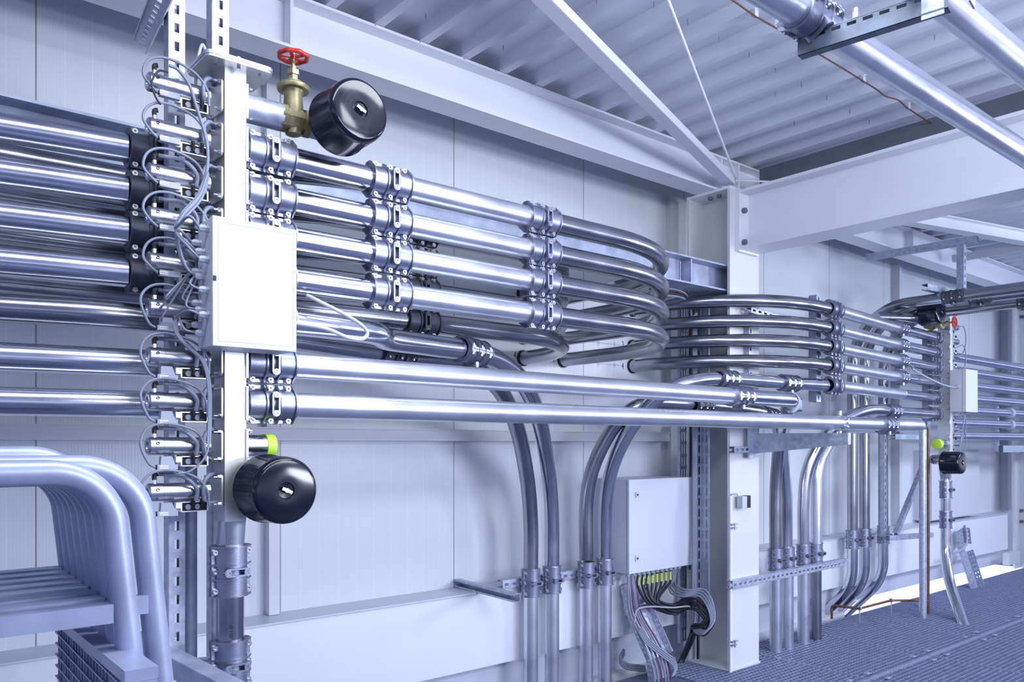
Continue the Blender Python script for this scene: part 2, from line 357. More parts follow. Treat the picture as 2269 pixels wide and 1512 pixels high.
# far column
fc = thing('steel_column', 'white steel column with bolts at the far right end of the wall', 'column', loc=(9.4, 2.9, 0))
mb = MB().box((9.28, 2.75, 0), (9.58, 2.77, 2.9)); mb.box((9.28, 3.04, 0), (9.58, 3.06, 2.9)); mb.box((9.42, 2.77, 0), (9.44, 3.04, 2.9)); mb.build('column_profile', 'paint2', fc, (9.4, 2.9, 0))
mb = MB().box((9.0, 3.0, .07), (9.3, 3.06, .19)); mb.build('base_rail', 'paint2', fc, (9.4, 2.9, 0))
for u, v in ((2250, 682), (2260, 682), (2250, 700), (2260, 700), (2245, 1133), (2245, 1157)):
    a = atX(u, v, 9.28); a = V((9.42, min(3.02, max(2.8, a.y)), a.z)); MB().cyl(a, a-V((.02, 0, 0)), .018, 6).build('bolt', 'dark', fc, (9.4, 2.9, 0))
# galvanised beam carrying the runs
gb = thing('galvanised_beam', 'blue-grey galvanised I-beam running behind the pipes and ending in the column', 'beam', loc=(2, 2.82, 2.25))
ibeam(MB(), (-1.8, 2.82, 2.245), (4.0, 2.82, 2.245), .15, .15, .009, .007).build('beam_profile', 'galvblue', gb, (2, 2.82, 2.25))
for u in (1529,):
    x_ = atY(u, 590, 2.76).x; MB().box((x_-.005, 2.75, 2.18), (x_+.005, 2.815, 2.31)).build('stiffener', 'galvblue', gb, (2, 2.82, 2.25))
x_ = atY(1508, 590, 2.81).x; MB().tube([(x_, 2.812, z_) for z_ in (2.185, 2.2, 2.215, 2.23, 2.25, 2.265, 2.28, 2.3)], .003, 8, True, lambda i: (.002, .0045)[i % 2]).build('weld_seam', 'galv', gb, (2, 2.82, 2.25))
tag(MB().box((-1.8, 3.17, 2.33), (3.95, WY, 2.40)).build('wall_rail', 'paint2', origin=(0, 3.2, 2.36)), 'pale horizontal wall rail just above the galvanised beam', 'rail')

# ------------------------------------------------------------------ floor gratings
gx = [3.57, 4.34, 5.11, 5.88, 6.65, 7.42, 8.19, 8.96]; gy = [3.01, 2.137, 1.264, .39]
mb = MB(); PX, PY = .762, .866
for i in range(24): x_ = (i+.5)*PX/24; mb.box((x_-.0012, 0, -.028), (x_+.0012, PY, -.001))
for j in range(27): y_ = (j+.5)*PY/27; mb.box((0, y_-.0022, -.020), (PX, y_+.0022, 0))
fr = MB(); t_ = .006
fr.box((0, 0, -.03), (PX, t_, .0015)); fr.box((0, PY-t_, -.03), (PX, PY, .0015)); fr.box((0, 0, -.03), (t_, PY, .0015)); fr.box((PX-t_, 0, -.03), (PX, PY, .0015))
GR = 'floor grating panels'; proto = None; cnt = 0
colw = ['at the column foot', 'one right of the column', 'two right of the column', 'three right of the column', 'four right of the column', 'five right of the column', 'six right of the column', 'seven right of the column']
roww = ['in the wall row', 'in the second row', 'in the third row']
for i, x_ in enumerate(gx):
    for j in range(3):
        y_ = gy[j] - PY
        if j == 2 and i < 1: continue
        lb = 'galvanised floor grating %s, %s' % (roww[j], colw[i])
        if proto is None:
            proto = thing('floor_grating', lb, 'grating', GR, (x_, y_, 0)); mb.build('bearing_bars', 'grate', proto); fr.build('edge_frame', 'grate', proto)
        else: dup(proto, lb, None, (x_, y_, 0))
mb = MB()
for j in (1, 2): mb.box((3.57, gy[j]-.009, -.16), (9.7, gy[j]+.005, .001))
tag(mb.build('grating_joist', 'galv', origin=(6, 2, 0)), 'galvanised flat joists carrying the floor grating panels lengthwise', 'joist')
clip = None
for i, x_ in enumerate(gx[1:7]):
    for j, y_ in enumerate((gy[1], gy[2])):
        for dx, dy, wd in ((.09, .055, 'far left'), (-.12, .05, 'far right'), (.09, -.06, 'near left'), (-.1, -.06, 'near right')):
            lb = 'grating clip %s of the joint %s, %s joist' % (wd, colw[i+1], ('wall', 'hall')[j])
            if clip is None:
                clip = MB().box((-.022, -.012, 0), (.022, .012, .004)).cyl((0, 0, .004), (0, 0, .009), .007, 8).build('grating_clip', 'galv'); clip.location = (x_+dx, y_+dy, .001); tag(clip, lb, 'clip', 'grating clips')
            else: dup(clip, lb, 'grating clips', (x_+dx, y_+dy, .001))

# ------------------------------------------------------------------ pipe couplings
def coupling_parts(L=.136, far=False):
    n = 40; f = MB()
    for sgn, hs in ((-1, f),):
        pass
    shells = []
    for sgn in (-1, 1):
        s_ = MB(); N = 20
        def arc(r, k): t = math.pi*k/N; return (sgn*r*math.sin(t), r*math.cos(t))
        def half(x0, x1, r0, r1):                      # half tube wall
            vs = []; fs = []
            for xx in (x0, x1):
                for rr in (r0, r1):
                    for k in range(N+1): y_, z_ = arc(rr, k); vs.append((xx, y_, z_))
            m_ = N+1
            for k in range(N):
                fs += [(m_+k, m_+k+1, 3*m_+k+1, 3*m_+k), (k, k+1, m_+k+1, m_+k), (2*m_+k, 2*m_+k+1, 3*m_+k+1, 3*m_+k)]
            s_.add(vs, fs)
        half(-L/2, L/2, .0376, .0445)
        for xx in (-L/2, -.022, .018, L/2-.0045):
            poly = []
            for k in range(N+1): y_, z_ = arc(.0495, k); poly.append((xx, y_, z_))
            poly[0] = (xx, sgn*.001, .0545); poly[1] = (xx, sgn*.011, .0545); poly[2] = (xx, sgn*.0175, .050)
            poly[-1] = (xx, sgn*.001, -.0545); poly[-2] = (xx, sgn*.011, -.0545); poly[-3] = (xx, sgn*.0175, -.050)
            inner = []
            for k in range(N+1): y_, z_ = arc(.042, k); inner.append((xx, y_, z_))
            a = len(poly); vs = poly + inner; fs = [(k, k+1, a+k+1, a+k) for k in range(N)]
            vs2 = [(p[0]+.0045, p[1], p[2]) for p in vs]
            b2 = 2*a; fs2 = [tuple(q+b2 for q in f_[::-1]) for f_ in fs]; sd = [(k, k+b2, k+1+b2, k+1) for k in range(N)]
            s_.add(vs + vs2, fs + fs2 + sd)
        for zz in (-1, 1):
            s_.box((-L/2, min(sgn*.001, sgn*.008), zz*.0465-.006), (L/2, max(sgn*.001, sgn*.008), zz*.0465+.006))
            for xx in (-.052, 0, .052): s_.box((xx-.009, min(sgn*.002, sgn*.013), zz*.0460-.0075), (xx+.009, max(sgn*.002, sgn*.013), zz*.0460+.0075))
        shells.append(s_)
    boss = MB(); st = []
    def stad(hl, r, m_=9): return [(r*math.sin(math.pi*k/m_ - math.pi/2), hl + r*math.cos(math.pi*k/m_ - math.pi/2)) for k in range(m_+1)] + [(-r*math.sin(math.pi*k/m_ - math.pi/2), -hl - r*math.cos(math.pi*k/m_ - math.pi/2)) for k in range(m_+1)]
    o1, i1 = stad(.023, .0115), stad(.0155, .0068); y0, y1 = -.058, -.040
    m_ = len(o1); vs = [(a, y0, b2) for a, b2 in o1] + [(a, y0, b2) for a, b2 in i1] + [(a, y1, b2) for a, b2 in o1] + [(a, y1, b2) for a, b2 in i1]
    fs = []
    for k in range(m_): k2 = (k+1) % m_; fs += [(k, k2, m_+k2, m_+k), (k, 2*m_+k, 2*m_+k2, k2), (m_+k, m_+k2, 3*m_+k2, 3*m_+k)]
    boss.add(vs, fs)
    for zz in (-.0245, .0245): boss.ring((0, -.0595, zz), (0, 1, 0), .0034, .0078, .003, 14)
    bolt = MB().ring((0, -.020, 0), (0, 1, 0), .0032, .0074, .008, 14); bolt.cyl((0, -.0135, 0), (0, -.010, 0), .0075, 14)
    bolt.cyl((0, .012, 0), (0, .018, 0), .0065, 6); bolt.cyl((0, -.0125, 0), (0, .018, 0), .003, 8)
    return shells, boss, bolt
(shf, shb), boss, bolt = coupling_parts()
def coup_proto(m, label, far=False):
    t = thing('pipe_coupling', label, 'coupling')
    shf.build('clamp_shell', m, t); shb.build('clamp_shell', m, t); boss.build('mounting_lug', m, t)
    b0 = None
    for xx in (-.052, 0, .052):
        for zz in (-.0455, .0455):
            if b0 is None: b0 = bolt.build('bolt', 'chrome', t)
            else: b1 = b0.copy(); COL.objects.link(b1); b1.parent = t; b1.location = (xx, 0, zz); continue
            b0.location = (xx, 0, zz)
    return t
PROTO = {}
def coupling(p, d, label, group=None, m='cast', roll=0, sc_=1.):
    """p centre, d axis direction, roll turns the lug about the axis"""
    d = V(d).normalized()
    X = d; up = V((0, 0, 1)) if abs(d.z) < .8 else V((0, 1, 0))
    Y = up.cross(X).normalized(); 
    if abs(d.z) >= .8: Y = V((0, 1, 0)); Y = (Y - X*Y.dot(X)).normalized()
    if Y.y < 0: Y = -Y
    Z = X.cross(Y); Mx = Matrix((X, Y, Z)).transposed() @ Matrix.Rotation(roll, 3, 'X')
    if m not in PROTO: t = PROTO[m] = coup_proto(m, label); 
    else: t = dup(PROTO[m], label)
    t.location = p; t.rotation_euler = Mx.to_euler(); t.scale = (sc_,)*3
    if group: t['group'] = group
    return t

# ------------------------------------------------------------------ horizontal runs, left part
X1, X2, X3 = .915, 1.30, 1.935
def ordn(k): return ROW[k] if k else 'topmost'
for k in range(1, 8):
    z = zr(k); o1 = ['topmost', 'second from the top', 'third from the top', 'fourth from the top', 'fifth from the top', 'sixth from the top', 'lowest'][k-1]
    # layer B: big pipes from the left picture edge
    xe = .60 if k < 5 else .87
    if k != 5: pipe([(-.35, 2.545, z), (.10, 2.455, z), (.40, 2.397, z), (.62, 2.362, z), (xe, 2.36, z)] if xe > .62 else [(-.35, 2.545, z), (.10, 2.455, z), (.40, 2.397, z), (xe, 2.364, z)], 'shiny aluminium pipe entering at the left edge, %s of seven' % o1, 'brushed', group='pipes entering from the left')
    coupling((X1, YA, z), (1, 0, 0), 'cast pipe coupling beside the near manifold post, %s of seven' % o1, 'couplings at the near manifold')
    pipe(line((.842, YA, z), (.862, YA, z)), 'short steel nozzle between post and coupling, %s of seven' % o1, 'zinc', r=.034, group='manifold nozzles')
    if k < 5:
        coupling((.665, YB, z), (1, 0, 0), 'shaded pipe coupling behind the actuators at the left, %s of four' % (o1 if k < 4 else 'lowest'), 'dark couplings at the left', 'castshade')
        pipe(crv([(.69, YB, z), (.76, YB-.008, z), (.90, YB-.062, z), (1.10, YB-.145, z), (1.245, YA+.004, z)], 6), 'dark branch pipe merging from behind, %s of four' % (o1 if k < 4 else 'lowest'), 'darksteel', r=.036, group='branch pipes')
        pipe(line((.94, YA, z), (1.27, YA, z)), 'mirror-bright pipe between first and second coupling stacks, %s of four' % (o1 if k < 4 else 'lowest'), 'steel', group='bright short pipes')
        coupling((X2, YA, z), (1, 0, 0), 'cast coupling in the second stack, %s of four' % (o1 if k < 4 else 'lowest'), 'second coupling stack')
        pipe(line((X2+.03, YA, z), (X3-.03, YA, z)), 'matt pipe between second and third coupling stacks, %s of four' % (o1 if k < 4 else 'lowest'), 'alu', group='long matt pipes')
        coupling((X3, YA, z), (1, 0, 0), 'cast coupling in the third stack, %s of four' % (o1 if k < 4 else 'lowest'), 'third coupling stack')
        hx = atY(1247, 797, WY).x
        pipe(bend([(X3+.03, YA, z), (hx, YA, z), (hx, WY+.02, z)], .76, 30), 'big steel bend turning back into the wall, %s of four' % (o1 if k < 4 else 'lowest'), 'darksteel', group='swept bends into the wall')
        # layer C
        hx = 2.80
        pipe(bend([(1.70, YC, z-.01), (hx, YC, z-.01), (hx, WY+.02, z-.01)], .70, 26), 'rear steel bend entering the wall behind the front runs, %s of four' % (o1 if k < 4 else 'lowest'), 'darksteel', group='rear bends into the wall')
        coupling((1.67, YC, z-.01), (1, 0, 0), 'shaded coupling half hidden behind the second stack, %s of four' % (o1 if k < 4 else 'lowest'), 'rear couplings', 'castshade')
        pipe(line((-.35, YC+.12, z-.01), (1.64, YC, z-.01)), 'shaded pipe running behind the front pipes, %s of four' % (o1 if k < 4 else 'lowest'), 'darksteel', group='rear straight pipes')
        # runs emerging from the wall and crossing the column
        hx = atY(1400, 812, WY).x
        pipe(bend([(hx, WY+.02, z), (hx, 2.485, z), (4.58, 2.49, z)], .72, 26), 'steel bend sweeping in front of the column, %s of four' % (o1 if k < 4 else 'lowest'), 'darksteel', group='bends crossing the column')
    if k < 6:
        coupling((4.60, 2.49, z), (1, .09, 0), 'cast coupling in the stack right of the column, %s of five' % (o1 if k < 5 else 'lowest'), 'couplings right of the column')
        pipe(line((4.63, 2.492, z), (6.12, 2.64, z)), 'matt pipe running to the far manifold, %s of five' % (o1 if k < 5 else 'lowest'), 'alu', group='runs to the far manifold')
    if k < 5: coupling((5.72, 2.60, z), (1, .1, 0), 'pin coupling just before the far manifold, %s of four' % (o1 if k < 4 else 'lowest'), 'pin couplings at the far manifold', roll=R(90))
    if k < 7: coupling((6.42, 2.66, z), (1, 0, 0), 'cast coupling attached to the far manifold, %s of six' % (o1 if k < 6 else 'lowest'), 'couplings at the far manifold')
    if k < 6: pipe(line((5.76, 2.60, z), (6.5, 2.66, z)), 'bright piece between pin couplings and far manifold, %s of five' % (o1 if k < 5 else 'lowest'), 'steel', r=.0365, group='bright pieces at the far manifold')
for o_ in list(COL.objects):                     # rubber seals where the bends pass the wall
    if o_.get('group') in ('swept bends into the wall', 'rear bends into the wall', 'bends crossing the column'):
        e_ = [V(v.co) + o_.location for v in o_.data.vertices]; q_ = [v for v in e_ if v.y > WY]
        cx_ = sum(v.x for v in q_)/len(q_); cz_ = sum(v.z for v in q_)/len(q_)
        MB().ring((cx_, WY-.010, cz_), (0, 1, 0), .0365, .0435, .012, 28).build('rubber_seal', 'black', o_, o_.location)
# row 5: front run, bends down to the floor behind
LP = .70
P5 = [(.94, 2.165, zr(5)), (1.25, 2.2, zr(5)), atY(860, 752, 2.25), atY(950, 765, 2.29), atY(1044, 779, 2.33), atY(1110, 803, 2.42), atY(1160, 850, 2.56), atY(1193, 925, 2.74), atY(1213, 1030, 2.93), atY(1222, 1130, 3.02), atY(1223, 1260, 3.035)]
pipe(crv(P5, 10), 'bright steel pipe curving down from the near manifold to the second drop pipe', 'steel')
coupling(atY(1044, 779, 2.33), P5[5]-P5[3], 'cast pin coupling on the downward curving pipe below the third stack', roll=R(90))
P5b = [(-.35, 2.545, zr(5)), (.25, 2.43, zr(5)), (.6, YB, zr(5)), (1.0, 2.39, zr(5)-.01), atY(870, 785, 2.45), atY(960, 796, 2.50), atY(1050, 818, 2.60), atY(1110, 868, 2.73), atY(1146, 950, 2.87), atY(1168, 1060, 2.99), atY(1176, 1160, 3.03), atY(1176, 1270, 3.035)]
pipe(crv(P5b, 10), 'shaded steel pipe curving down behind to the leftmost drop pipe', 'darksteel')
coupling(atY(873, 786, 2.45), V(P5b[4])-V(P5b[2]), 'shaded pin coupling hanging behind the bright curving pipe', m='castshade', roll=R(90))
# rows 6, 7: the two long lowest runs
pipe(line((.94, 2.165, zr(6)), (3.19, 2.2, zr(6)-.004)), 'long matt aluminium pipe, upper one of the two lowest runs', 'alu')
coupling((3.21, 2.2, zr(6)-.004), (1, 0, 0), 'cast pin coupling near the right end of the upper long run', roll=R(90))
el = bend([(3.22, 2.2, zr(6)-.004), (3.66, 2.2, zr(6)-.004), (4.55, 2.80, 1.33), (4.62, 2.813, .95)], [.11, .07], 12) + [V((4.62, 2.813, .6))]
pipe(el, 'polished elbow at the right end of the upper long run, dropping away behind', 'steel')
coupling(V((3.78, 2.28, zr(6)-.025)), (.89, .6, -.18), 'cast coupling seen end-on behind the elbow of the upper long run')
pipe(bend([(.94, 2.165, zr(7)), (1.2, 2.17, zr(7)), (4.66, 2.2, zr(7))], .5, 3), 'long matt aluminium pipe, lowest of the horizontal runs', 'alu')
el = bend([(4.64, 2.2, zr(7)), (5.17, 2.2, zr(7)), (5.19, 2.78, zr(7)-.01), (4.96, 2.80, 1.15), (4.96, 2.80, .5)], [.09, .10, .3], 12)
pipe(el, 'pipe elbow at the end of the lowest run, bending back and down', 'alu')
coupling((4.66, 2.2, zr(7)), (1, 0, 0), 'cast pin coupling on the lowest run above the strut frame', roll=R(90))
coupling((5.185, 2.42, zr(7)), (0, 1, 0), 'shaded coupling under the end of the lowest run', roll=R(90), m='castshade')
pc = thing('pipe_clamp', 'narrow pipe clamp with threaded rods holding the lowest run on the cantilever arm', 'clamp', loc=(4.14, 2.2, zr(7)))
MB().ring((-.008, 0, 0), (1, 0, 0), .0376, .043, .016).build('clamp_band', 'galv', pc)
for dy in (0,): MB().cyl((0, 0, .04), (0, 0, .066), .009, 12).build('rod', 'zinc', pc); MB().cyl((0, 0, -.075), (0, 0, -.04), .009, 12).build('rod', 'zinc', pc)
for zz in (-.02, 0, .02): MB().cyl((.0, -.05, zz), (.0, -.04, zz), .006, 8).build('bolt', 'chrome', pc)
# row 5 right, curving down to the right drop pair
P = [(4.60, 2.49, zr(5)), (4.2, 2.545, zr(5)), (3.66, 2.59, zr(5)), atY(1530, 846, 2.62), atY(1478, 866, 2.68), atY(1430, 908, 2.77), atY(1390, 962, 2.86), atY(1357, 1035, 2.96), atY(1342, 1115, 3.02), atY(1340, 1240, 3.035)]
pipe(crv(P, 10), 'steel pipe curving down from the coupling stack to the fourth drop pipe', 'steel')
coupling((3.66, 2.59, zr(5)), (1, -.05, 0), 'cast pin coupling in front of the column, left one above the long run', roll=R(90))
coupling((4.2, 2.545, zr(5)), (1, -.08, 0), 'cast pin coupling in front of the column, right one above the long run', roll=R(90))
P = [(4.486, 2.808, .6), (4.486, 2.806, 1.0), (4.47, 2.78, 1.22), (4.38, 2.72, 1.38), (4.2, 2.665, 1.46), (3.9, 2.645, 1.49), (3.5, 2.64, 1.50), atY(1470, 893, 2.74), atY(1432, 896, 2.80), atY(1395, 910, 2.85), atY(1350, 962, 2.93), atY(1313, 1040, 3.0), atY(1299, 1120, 3.03), atY(1299, 1240, 3.035)]
pipe(crv(P, 10), 'shaded steel pipe arching behind the long runs between the two groups of drop pipes', 'darksteel')
coupling((3.50, 2.64, 1.50), (1, 0, 0), 'shaded pin coupling under the upper long run at the cable trays', m='castshade', roll=R(90))
coupling((4.18, 2.662, 1.462), (1, .1, -.1), 'shaded pin coupling under the elbow of the upper long run', m='castshade', roll=R(90))
# drop pipes, left group of four: clamps and lower ends
for u, lb, gq in ((1176, 'leftmost of the four', 0), (1223, 'second of the four', 0), (1299, 'third of the four', 0), (1340, 'rightmost of the four', 0)):
    p = atY(u, 1280, 3.035); p.z = .60
    coupling(p, (0, 0, -1), 'cast coupling on a drop pipe by the cabinet, ' + lb, 'couplings of the left drop pipes')
    pipe(line(p, (p.x, p.y, -.5)), 'pale drop pipe below its coupling at the cabinet, ' + lb, 'alu', group='left drop pipes')
# group of four right of the column, through the floor
for x_, lb in ((4.486, 'leftmost of four'), (4.62, 'second of four'), (4.81, 'third of four'), (4.96, 'rightmost of four')):
    coupling((x_, 2.805, .57), (0, 0, -1), 'cast coupling behind the slotted rail, ' + lb, 'couplings at the slotted rail')
    pipe(line((x_, 2.805, .56), (x_, 2.805, -.3)), 'drop pipe passing through the grating, ' + lb, 'darksteel' if x_ > 4.9 else 'alu', group='drop pipes through the grating')
P = [(5.62, 2.6, zr(6)), (5.3, 2.61, zr(6)), (5.08, 2.66, 1.46), (4.92, 2.73, 1.33), (4.83, 2.79, 1.12), (4.81, 2.805, .9), (4.81, 2.805, .6)]
pipe(crv(P, 10), 'steel pipe curving down from the far manifold to the third pipe of the slotted rail', 'steel')
pipe(line((5.58, 2.6, zr(6)), (6.5, 2.66, zr(6))), 'sixth steel pipe leading to the far manifold, below the five matt runs', 'steel')
coupling((5.60, 2.6, zr(6)), (1, 0, 0), 'cast pin coupling on the sixth pipe before the far manifold', roll=R(90))
# tall risers that turn over the far manifold towards the hall
for i, (x_, y_, lb) in enumerate(((5.83, 3.0, 'left one of three'), (6.02, 3.0, 'middle one of three'), (6.32, 3.0, 'right one of three'))):
    zt = 2.30 - .02*(i == 2)
    pipe(bend([(x_, y_, .56), (x_, y_, zt), (x_, 1.2, zt)], .42, 18), 'tall riser turning over above the far manifold, ' + lb, 'darksteel', group='tall risers')
    pipe(bend([(x_, y_, .58), (x_, y_, .22), (x_, 3.5, -.30)], .36, 14), 'pipe sweeping down into the wall gap, ' + lb, 'steel', group='riser feet')
    coupling((x_, y_, .575), (0, 0, -1), 'cast coupling low on a tall riser at the wall, ' + lb, 'riser foot couplings')
    coupling((x_, (2.28, 2.18, 1.98)[i], zt), (0, 1, 0), 'dark coupling on the overhead part of a riser, ' + lb, 'overhead riser couplings', 'castshade', roll=R(90))
# far bright runs right of the far manifold
for i, dz in enumerate((.708, .597, .485, .378, .275, .167, .06)):
    lb = ['topmost', 'second', 'third', 'fourth', 'fifth', 'sixth', 'lowest'][i]
    pipe(line((6.86, 2.75, 1.3+dz), (11, 2.75, 1.3+dz)), 'gleaming pipe beyond the far manifold, %s of seven' % lb, 'brushed', group='far bright runs')
for dz, lb in ((.275, 'upper'), (.167, 'lower')):
    p = atY(2236, 930, 2.75); pcl = thing('pipe_clamp', 'grey clamp ring on the far bright runs, %s of two' % lb, 'clamp', 'far clamp rings', (p.x, 2.75, 1.3+dz))
    MB().ring((-.03, 0, 0), (1, 0, 0), .0378, .048, .06).build('clamp_band', 'plastic', pcl)
    MB().cbox((0, .05, 0), (.05, .03, .05)).build('clamp_foot', 'plastic', pcl)
x_ = atY(2212, 900, 2.8).x
tag(MB().strut((x_, 2.82, 1.22), (x_, 2.82, 1.66), (0, -1, 0)).build('slotted_strut', 'galv', origin=(x_, 2.82, 1.22)), 'short upright strut behind the far bright runs', 'strut')
tag(MB().strut((x_, 2.79, 1.245), (11, 2.79, 1.245), (0, -1, 0), .06, False).build('support_rail', 'galv', origin=(x_, 2.79, 1.245)), 'galvanised rail under the far bright runs at the right picture edge', 'rail')

# ------------------------------------------------------------------ near manifold
def manifold(ox, oy, label, flip=1):
    t = thing('manifold_post', label, 'manifold', loc=(ox, oy, 1.0))
    z0, z1 = 1.09, 2.30
    MB().box((-.029, -.040, z0-1), (.029, .040, z1-1)).build('square_tube', 'zinc', t)
    mb = MB(); rnd = []
    for cx_, cy_, a0 in ((.072, .062, 0), (-.072, .062, 90), (-.072, -.062, 180), (.072, -.062, 270)):
        for q in range(5): a_ = R(a0 + q*22.5); rnd.append((cx_ + .018*math.cos(a_), cy_ + .018*math.sin(a_), z1-1))
    mb.prism(rnd, (0, 0, .006)); mb.build('top_flange', 'zinc', t)
    mb = MB().prism([(p[0]*1.02, p[1]*1.02, p[2]+.006) for p in rnd], (0, 0, .009)); mb.build('top_cover', 'galv', t)
    for a_, b2 in ((.06, -.055), (-.06, -.055), (0, -.062), (.06, .055), (-.06, .055)):
        MB().cyl((a_, b2, z1-1.008), (a_, b2, z1-.975), .005, 8).build('bolt', 'chrome', t)
    # square-to-round reducer and lower tube
    mb = MB(); N = 24; vs = []
    for k in range(N):
        a_ = 2*math.pi*(k+.5)/N; c_, s_ = math.cos(a_), math.sin(a_); q = 1/max(abs(c_)/.029, abs(s_)/.040); vs.append((c_*q, s_*q, z0-1))
    for k in range(N): a_ = 2*math.pi*(k+.5)/N; vs.append((.037*math.cos(a_)-.0, .037*math.sin(a_), z0-1.085))
    mb.add(vs, [(k, (k+1) % N, (k+1) % N+N, k+N) for k in range(N)]); mb.build('reducer', 'nickel', t)
    for k in range(1, 10):                                 # nozzle flanges on the outlet side
        if k in (8, 9): continue
    for k in range(0, 10):
        z = zr(k) - 1
        mb = MB().box((flip*.0292-.002, -.046, z-.046), (flip*.0292+.004, .046, z+.046)); f_ = mb.build('nozzle_plate', 'zinc', t)
        for sy, sz in ((-.036, .040), (-.036, -.040)):
            MB().cyl((flip*.033, sy, z+sz), (flip*.047, sy, z+sz), .0035, 8).cyl((flip*.033, sy, z+sz), (flip*.039, sy, z+sz), .0065, 6).build('stud', 'chrome', f_)
    return t
man = manifold(.808, YA, 'white square manifold post in the left foreground carrying valves and couplings')
# lower tube with couplings
MX = .808
pipe(line((MX, YA, 1.01), (MX, YA, .3)), 'steel down-pipe under the near manifold post', 'darksteel', r=.037)
for z_, lb in ((.955, 'upper'), (.70, 'lower')): coupling((MX, YA, z_), (0, 0, -1), 'large cast coupling on the down-pipe under the near manifold, %s of two' % lb, 'down-pipe couplings')
# gate valve on the top nozzle
z0 = zr(0)
gv = thing('gate_valve', 'brass gate valve with red handwheel on the top nozzle of the near manifold', 'valve', loc=(.99, YA, z0))
mb = MB().lathe((-.045, 0, 0), (1, 0, 0), [(0, .040), (.018, .040), (.0181, .032), (.03, .036), (.06, .036), (.0719, .032), (.072, .040), (.09, .040)], 8)
mb.lathe((0, 0, 0), (0, 0, 1), [(-.045, .01), (-.04, .022), (0, .030), (.07, .026), (.085, .030)], 24)
mb.build('valve_body', 'brass', gv, sharp=30)
MB().lathe((0, 0, .085), (0, 0, 1), [(0, .044), (.004, .046), (.012, .046), (.016, .040), (.0161, .028), (.026, .026)], 28).build('bonnet_flange', 'brass', gv)
MB().lathe((0, 0, .11), (0, 0, 1), [(0, .014), (.02, .014), (.0201, .018), (.034, .018), (.0341, .009), (.045, .008)], 6).build('gland_nut', 'brass', gv)
MB().cyl((0, 0, .15), (0, 0, .186), .006, 12).build('stem', 'brass', gv)
hw = MB(); N = 48; RZ = .184
pts = [(.039*(1+.045*math.cos(8*2*math.pi*k/N))*math.cos(2*math.pi*k/N), .039*(1+.045*math.cos(8*2*math.pi*k/N))*math.sin(2*math.pi*k/N), RZ+.0) for k in range(N+1)]
hw.tube(pts, .0065, 10, False); hw.lathe((0, 0, RZ-.008), (0, 0, 1), [(0, .009), (.014, .009)], 16)
for k in range(5): a_ = 2*math.pi*k/5+.3; hw.obox((.007*math.cos(a_), .007*math.sin(a_), RZ-.002), (.038*math.cos(a_), .038*math.sin(a_), RZ-.001), .008, .005)
hw.build('handwheel', 'red', gv)
MB().cyl((0, 0, RZ+.004), (0, 0, RZ+.011), .0055, 6).build('wheel_nut', 'chrome', gv)
pipe(line((.842, YA, z0), (.95, YA, z0)), 'short galvanised nipple between the top nozzle and the brass valve', 'galv', r=.038)
pipe(bend([(1.03, YA, z0), (1.11, YA, z0), (1.11, 2.06, z0)], .035, 6), 'galvanised nipple between the brass valve and the upper black cap', 'galv', r=.035)
def cap(p, r, d, label, name='filter_cap'):
    t = thing(name, label, 'filter cap', 'black filter caps', p)
    MB().lathe((0, .0, 0), (0, -1, 0), [(-.012, r*.955), (-.004, r*1.0), (0, r), (.004, r*.965), (d-.02, r*.95), (d-.008, r*.93), (d-.002, r*.88), (d, r*.82), (d-.0015, r*.3), (d-.0015, r*.24), (d-.006, r*.22), (d-.007, .001)], 48).build('cap_shell', 'gloss', t, sharp=50)
    q = MB().cyl((0, -d+.012, 0), (0, -d-.004, 0), .006, 12)
    w_ = q.build('clamp_screw', 'chrome', t); MB().obox((-.013, -d-.002, .006), (.013, -d-.002, -.006), .006, .008).build('wing_nut', 'chrome', t)
    return t
cap((1.085, 2.07, z0-.012), .092, .125, 'black round filter cap at the top, right of the brass valve')
cap((.872, 2.07, zr(9)+.005), .092, .125, 'black round filter cap at the foot of the near manifold post')
pipe(bend([(.842, YA, zr(9)), (.872, YA, zr(9)), (.872, 2.06, zr(9))], .025, 5), 'short pipe stub hidden behind the lower black filter cap', 'zinc', r=.028)
lt = thing('capped_nozzle', 'chrome nozzle with lime green end cap on the near manifold', 'nozzle', loc=(.86, YA, zr(8)))
MB().cyl((-.02, 0, 0), (.045, 0, 0), .031, 28).build('nozzle_tube', 'steel', lt)
MB().lathe((.043, 0, 0), (1, 0, 0), [(0, .033), (.022, .033), (.027, .031), (.028, .028)], 28).build('end_cap', 'lime', lt)

